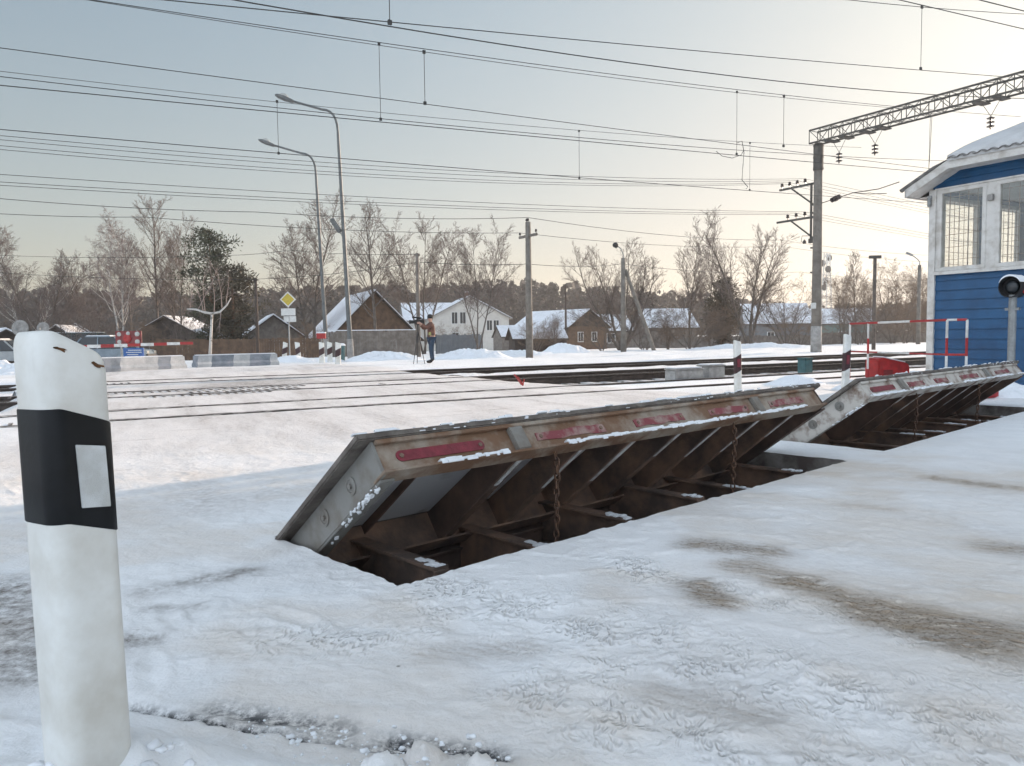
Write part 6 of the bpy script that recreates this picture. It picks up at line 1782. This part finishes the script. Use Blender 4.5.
# ------------------------------------------------------------------ light
SUN_AZ, SUN_EL = R(47), R(11)
sd = Vector((math.sin(SUN_AZ)*math.cos(SUN_EL), math.cos(SUN_AZ)*math.cos(SUN_EL), math.sin(SUN_EL)))
sl = bpy.data.lights.new('sun', 'SUN'); sl.energy = 4.2; sl.angle = R(.53); sl.color = (1.0, .79, .62)
so = bpy.data.objects.new('sun', sl); COL.objects.link(so); so.location = sd*60
so.rotation_euler = (-sd).to_track_quat('-Z', 'Y').to_euler()
wd = bpy.data.worlds.new('World'); scene.world = wd; wd.use_nodes = True
nt = wd.node_tree; bg = nt.nodes['Background']; L_ = nt.links.new
sky = nt.nodes.new('ShaderNodeTexSky'); sky.sky_type = 'NISHITA'; sky.sun_disc = False
sky.sun_elevation = SUN_EL; sky.sun_rotation = SUN_AZ; sky.air_density = 1.0; sky.dust_density = 1.8; sky.ozone_density = 1.2; sky.altitude = 100
hs_ = nt.nodes.new('ShaderNodeHueSaturation'); hs_.inputs['Saturation'].default_value = .84
L_(sky.outputs['Color'], hs_.inputs['Color'])
# sky brightness compressed to take the edge off the glow round the sun
ma = nt.nodes.new('ShaderNodeVectorMath'); ma.operation = 'MULTIPLY_ADD'; ma.inputs[1].default_value = (.22, .22, .225); ma.inputs[2].default_value = (1, 1, 1)
dv = nt.nodes.new('ShaderNodeVectorMath'); dv.operation = 'DIVIDE'
L_(hs_.outputs['Color'], ma.inputs[0]); L_(hs_.outputs['Color'], dv.inputs[0]); L_(ma.outputs[0], dv.inputs[1])
# added bright sky behind the camera, out of view, lifting the shaded snow
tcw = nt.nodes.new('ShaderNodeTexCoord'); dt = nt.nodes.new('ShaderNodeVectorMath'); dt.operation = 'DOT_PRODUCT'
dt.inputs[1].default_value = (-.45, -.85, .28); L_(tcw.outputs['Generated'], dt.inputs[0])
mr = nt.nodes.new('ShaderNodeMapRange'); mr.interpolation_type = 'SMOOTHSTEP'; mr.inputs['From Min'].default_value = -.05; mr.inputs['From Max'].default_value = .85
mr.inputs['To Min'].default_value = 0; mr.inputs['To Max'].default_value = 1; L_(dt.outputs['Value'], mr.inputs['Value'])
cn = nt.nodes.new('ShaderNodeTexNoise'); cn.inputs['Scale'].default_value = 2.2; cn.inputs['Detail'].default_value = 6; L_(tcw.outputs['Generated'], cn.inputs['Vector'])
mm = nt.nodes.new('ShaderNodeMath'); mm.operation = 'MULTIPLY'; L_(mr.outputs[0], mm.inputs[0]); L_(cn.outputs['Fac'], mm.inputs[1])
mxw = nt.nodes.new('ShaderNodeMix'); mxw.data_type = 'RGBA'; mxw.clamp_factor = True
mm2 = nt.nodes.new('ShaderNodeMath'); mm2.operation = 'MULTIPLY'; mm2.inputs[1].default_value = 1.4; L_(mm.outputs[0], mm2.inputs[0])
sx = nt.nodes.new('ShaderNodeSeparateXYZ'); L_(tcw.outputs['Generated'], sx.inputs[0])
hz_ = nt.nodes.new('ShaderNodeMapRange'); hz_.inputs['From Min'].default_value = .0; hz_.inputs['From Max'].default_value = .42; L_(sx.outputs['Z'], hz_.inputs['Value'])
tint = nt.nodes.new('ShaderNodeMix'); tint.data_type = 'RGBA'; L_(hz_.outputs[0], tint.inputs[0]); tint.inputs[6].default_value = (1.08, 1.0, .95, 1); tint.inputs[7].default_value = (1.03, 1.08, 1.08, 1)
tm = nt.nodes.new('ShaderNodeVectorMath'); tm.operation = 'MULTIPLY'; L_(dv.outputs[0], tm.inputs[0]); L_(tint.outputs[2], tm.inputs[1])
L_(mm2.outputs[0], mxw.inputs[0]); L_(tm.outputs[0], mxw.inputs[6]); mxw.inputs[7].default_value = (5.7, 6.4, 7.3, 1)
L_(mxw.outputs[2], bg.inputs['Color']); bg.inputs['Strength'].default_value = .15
vs = scene.view_settings; vs.view_transform = 'Standard'; vs.look = 'None'; vs.gamma = 1; vs.use_curve_mapping = False
vs.exposure = .98
cy = scene.cycles; cy.use_adaptive_sampling = True; cy.adaptive_threshold = .035; cy.adaptive_min_samples = 20; cy.max_bounces = 6; cy.diffuse_bounces = 3; cy.glossy_bounces = 2; cy.transmission_bounces = 2; cy.volume_bounces = 0; cy.transparent_max_bounces = 8

for o_ in bpy.data.objects:                                # loose snow patches on steel cannot be counted
    if o_.parent and o_.name.split('.')[0] in ('frost', 'snow_dusting', 'snow_rim'): o_['kind'] = 'stuff'
# ------------------------------------------------------------------ winter haze
HAZE = .00055
if HAZE > 0:
    mb = MB(); mb.box((250, 250, 13.5), (5200, 5200, 45)); hz = mb.build('haze', M('haze', (.5, .5, .5)))
    m = bpy.data.materials.new('haze_air'); m.use_nodes = True; nt = m.node_tree; out = nt.nodes['Material Output']
    nt.nodes.remove(nt.nodes['Principled BSDF']); pv = nt.nodes.new('ShaderNodeVolumePrincipled')
    pv.inputs['Color'].default_value = (.92, .93, .95, 1); pv.inputs['Density'].default_value = HAZE; pv.inputs['Anisotropy'].default_value = .35
    nt.links.new(pv.outputs[0], out.inputs['Volume'])
    hz.data.materials.clear(); hz.data.materials.append(m); tag(hz, 'thin winter haze over the whole place', 'haze', kind='stuff')
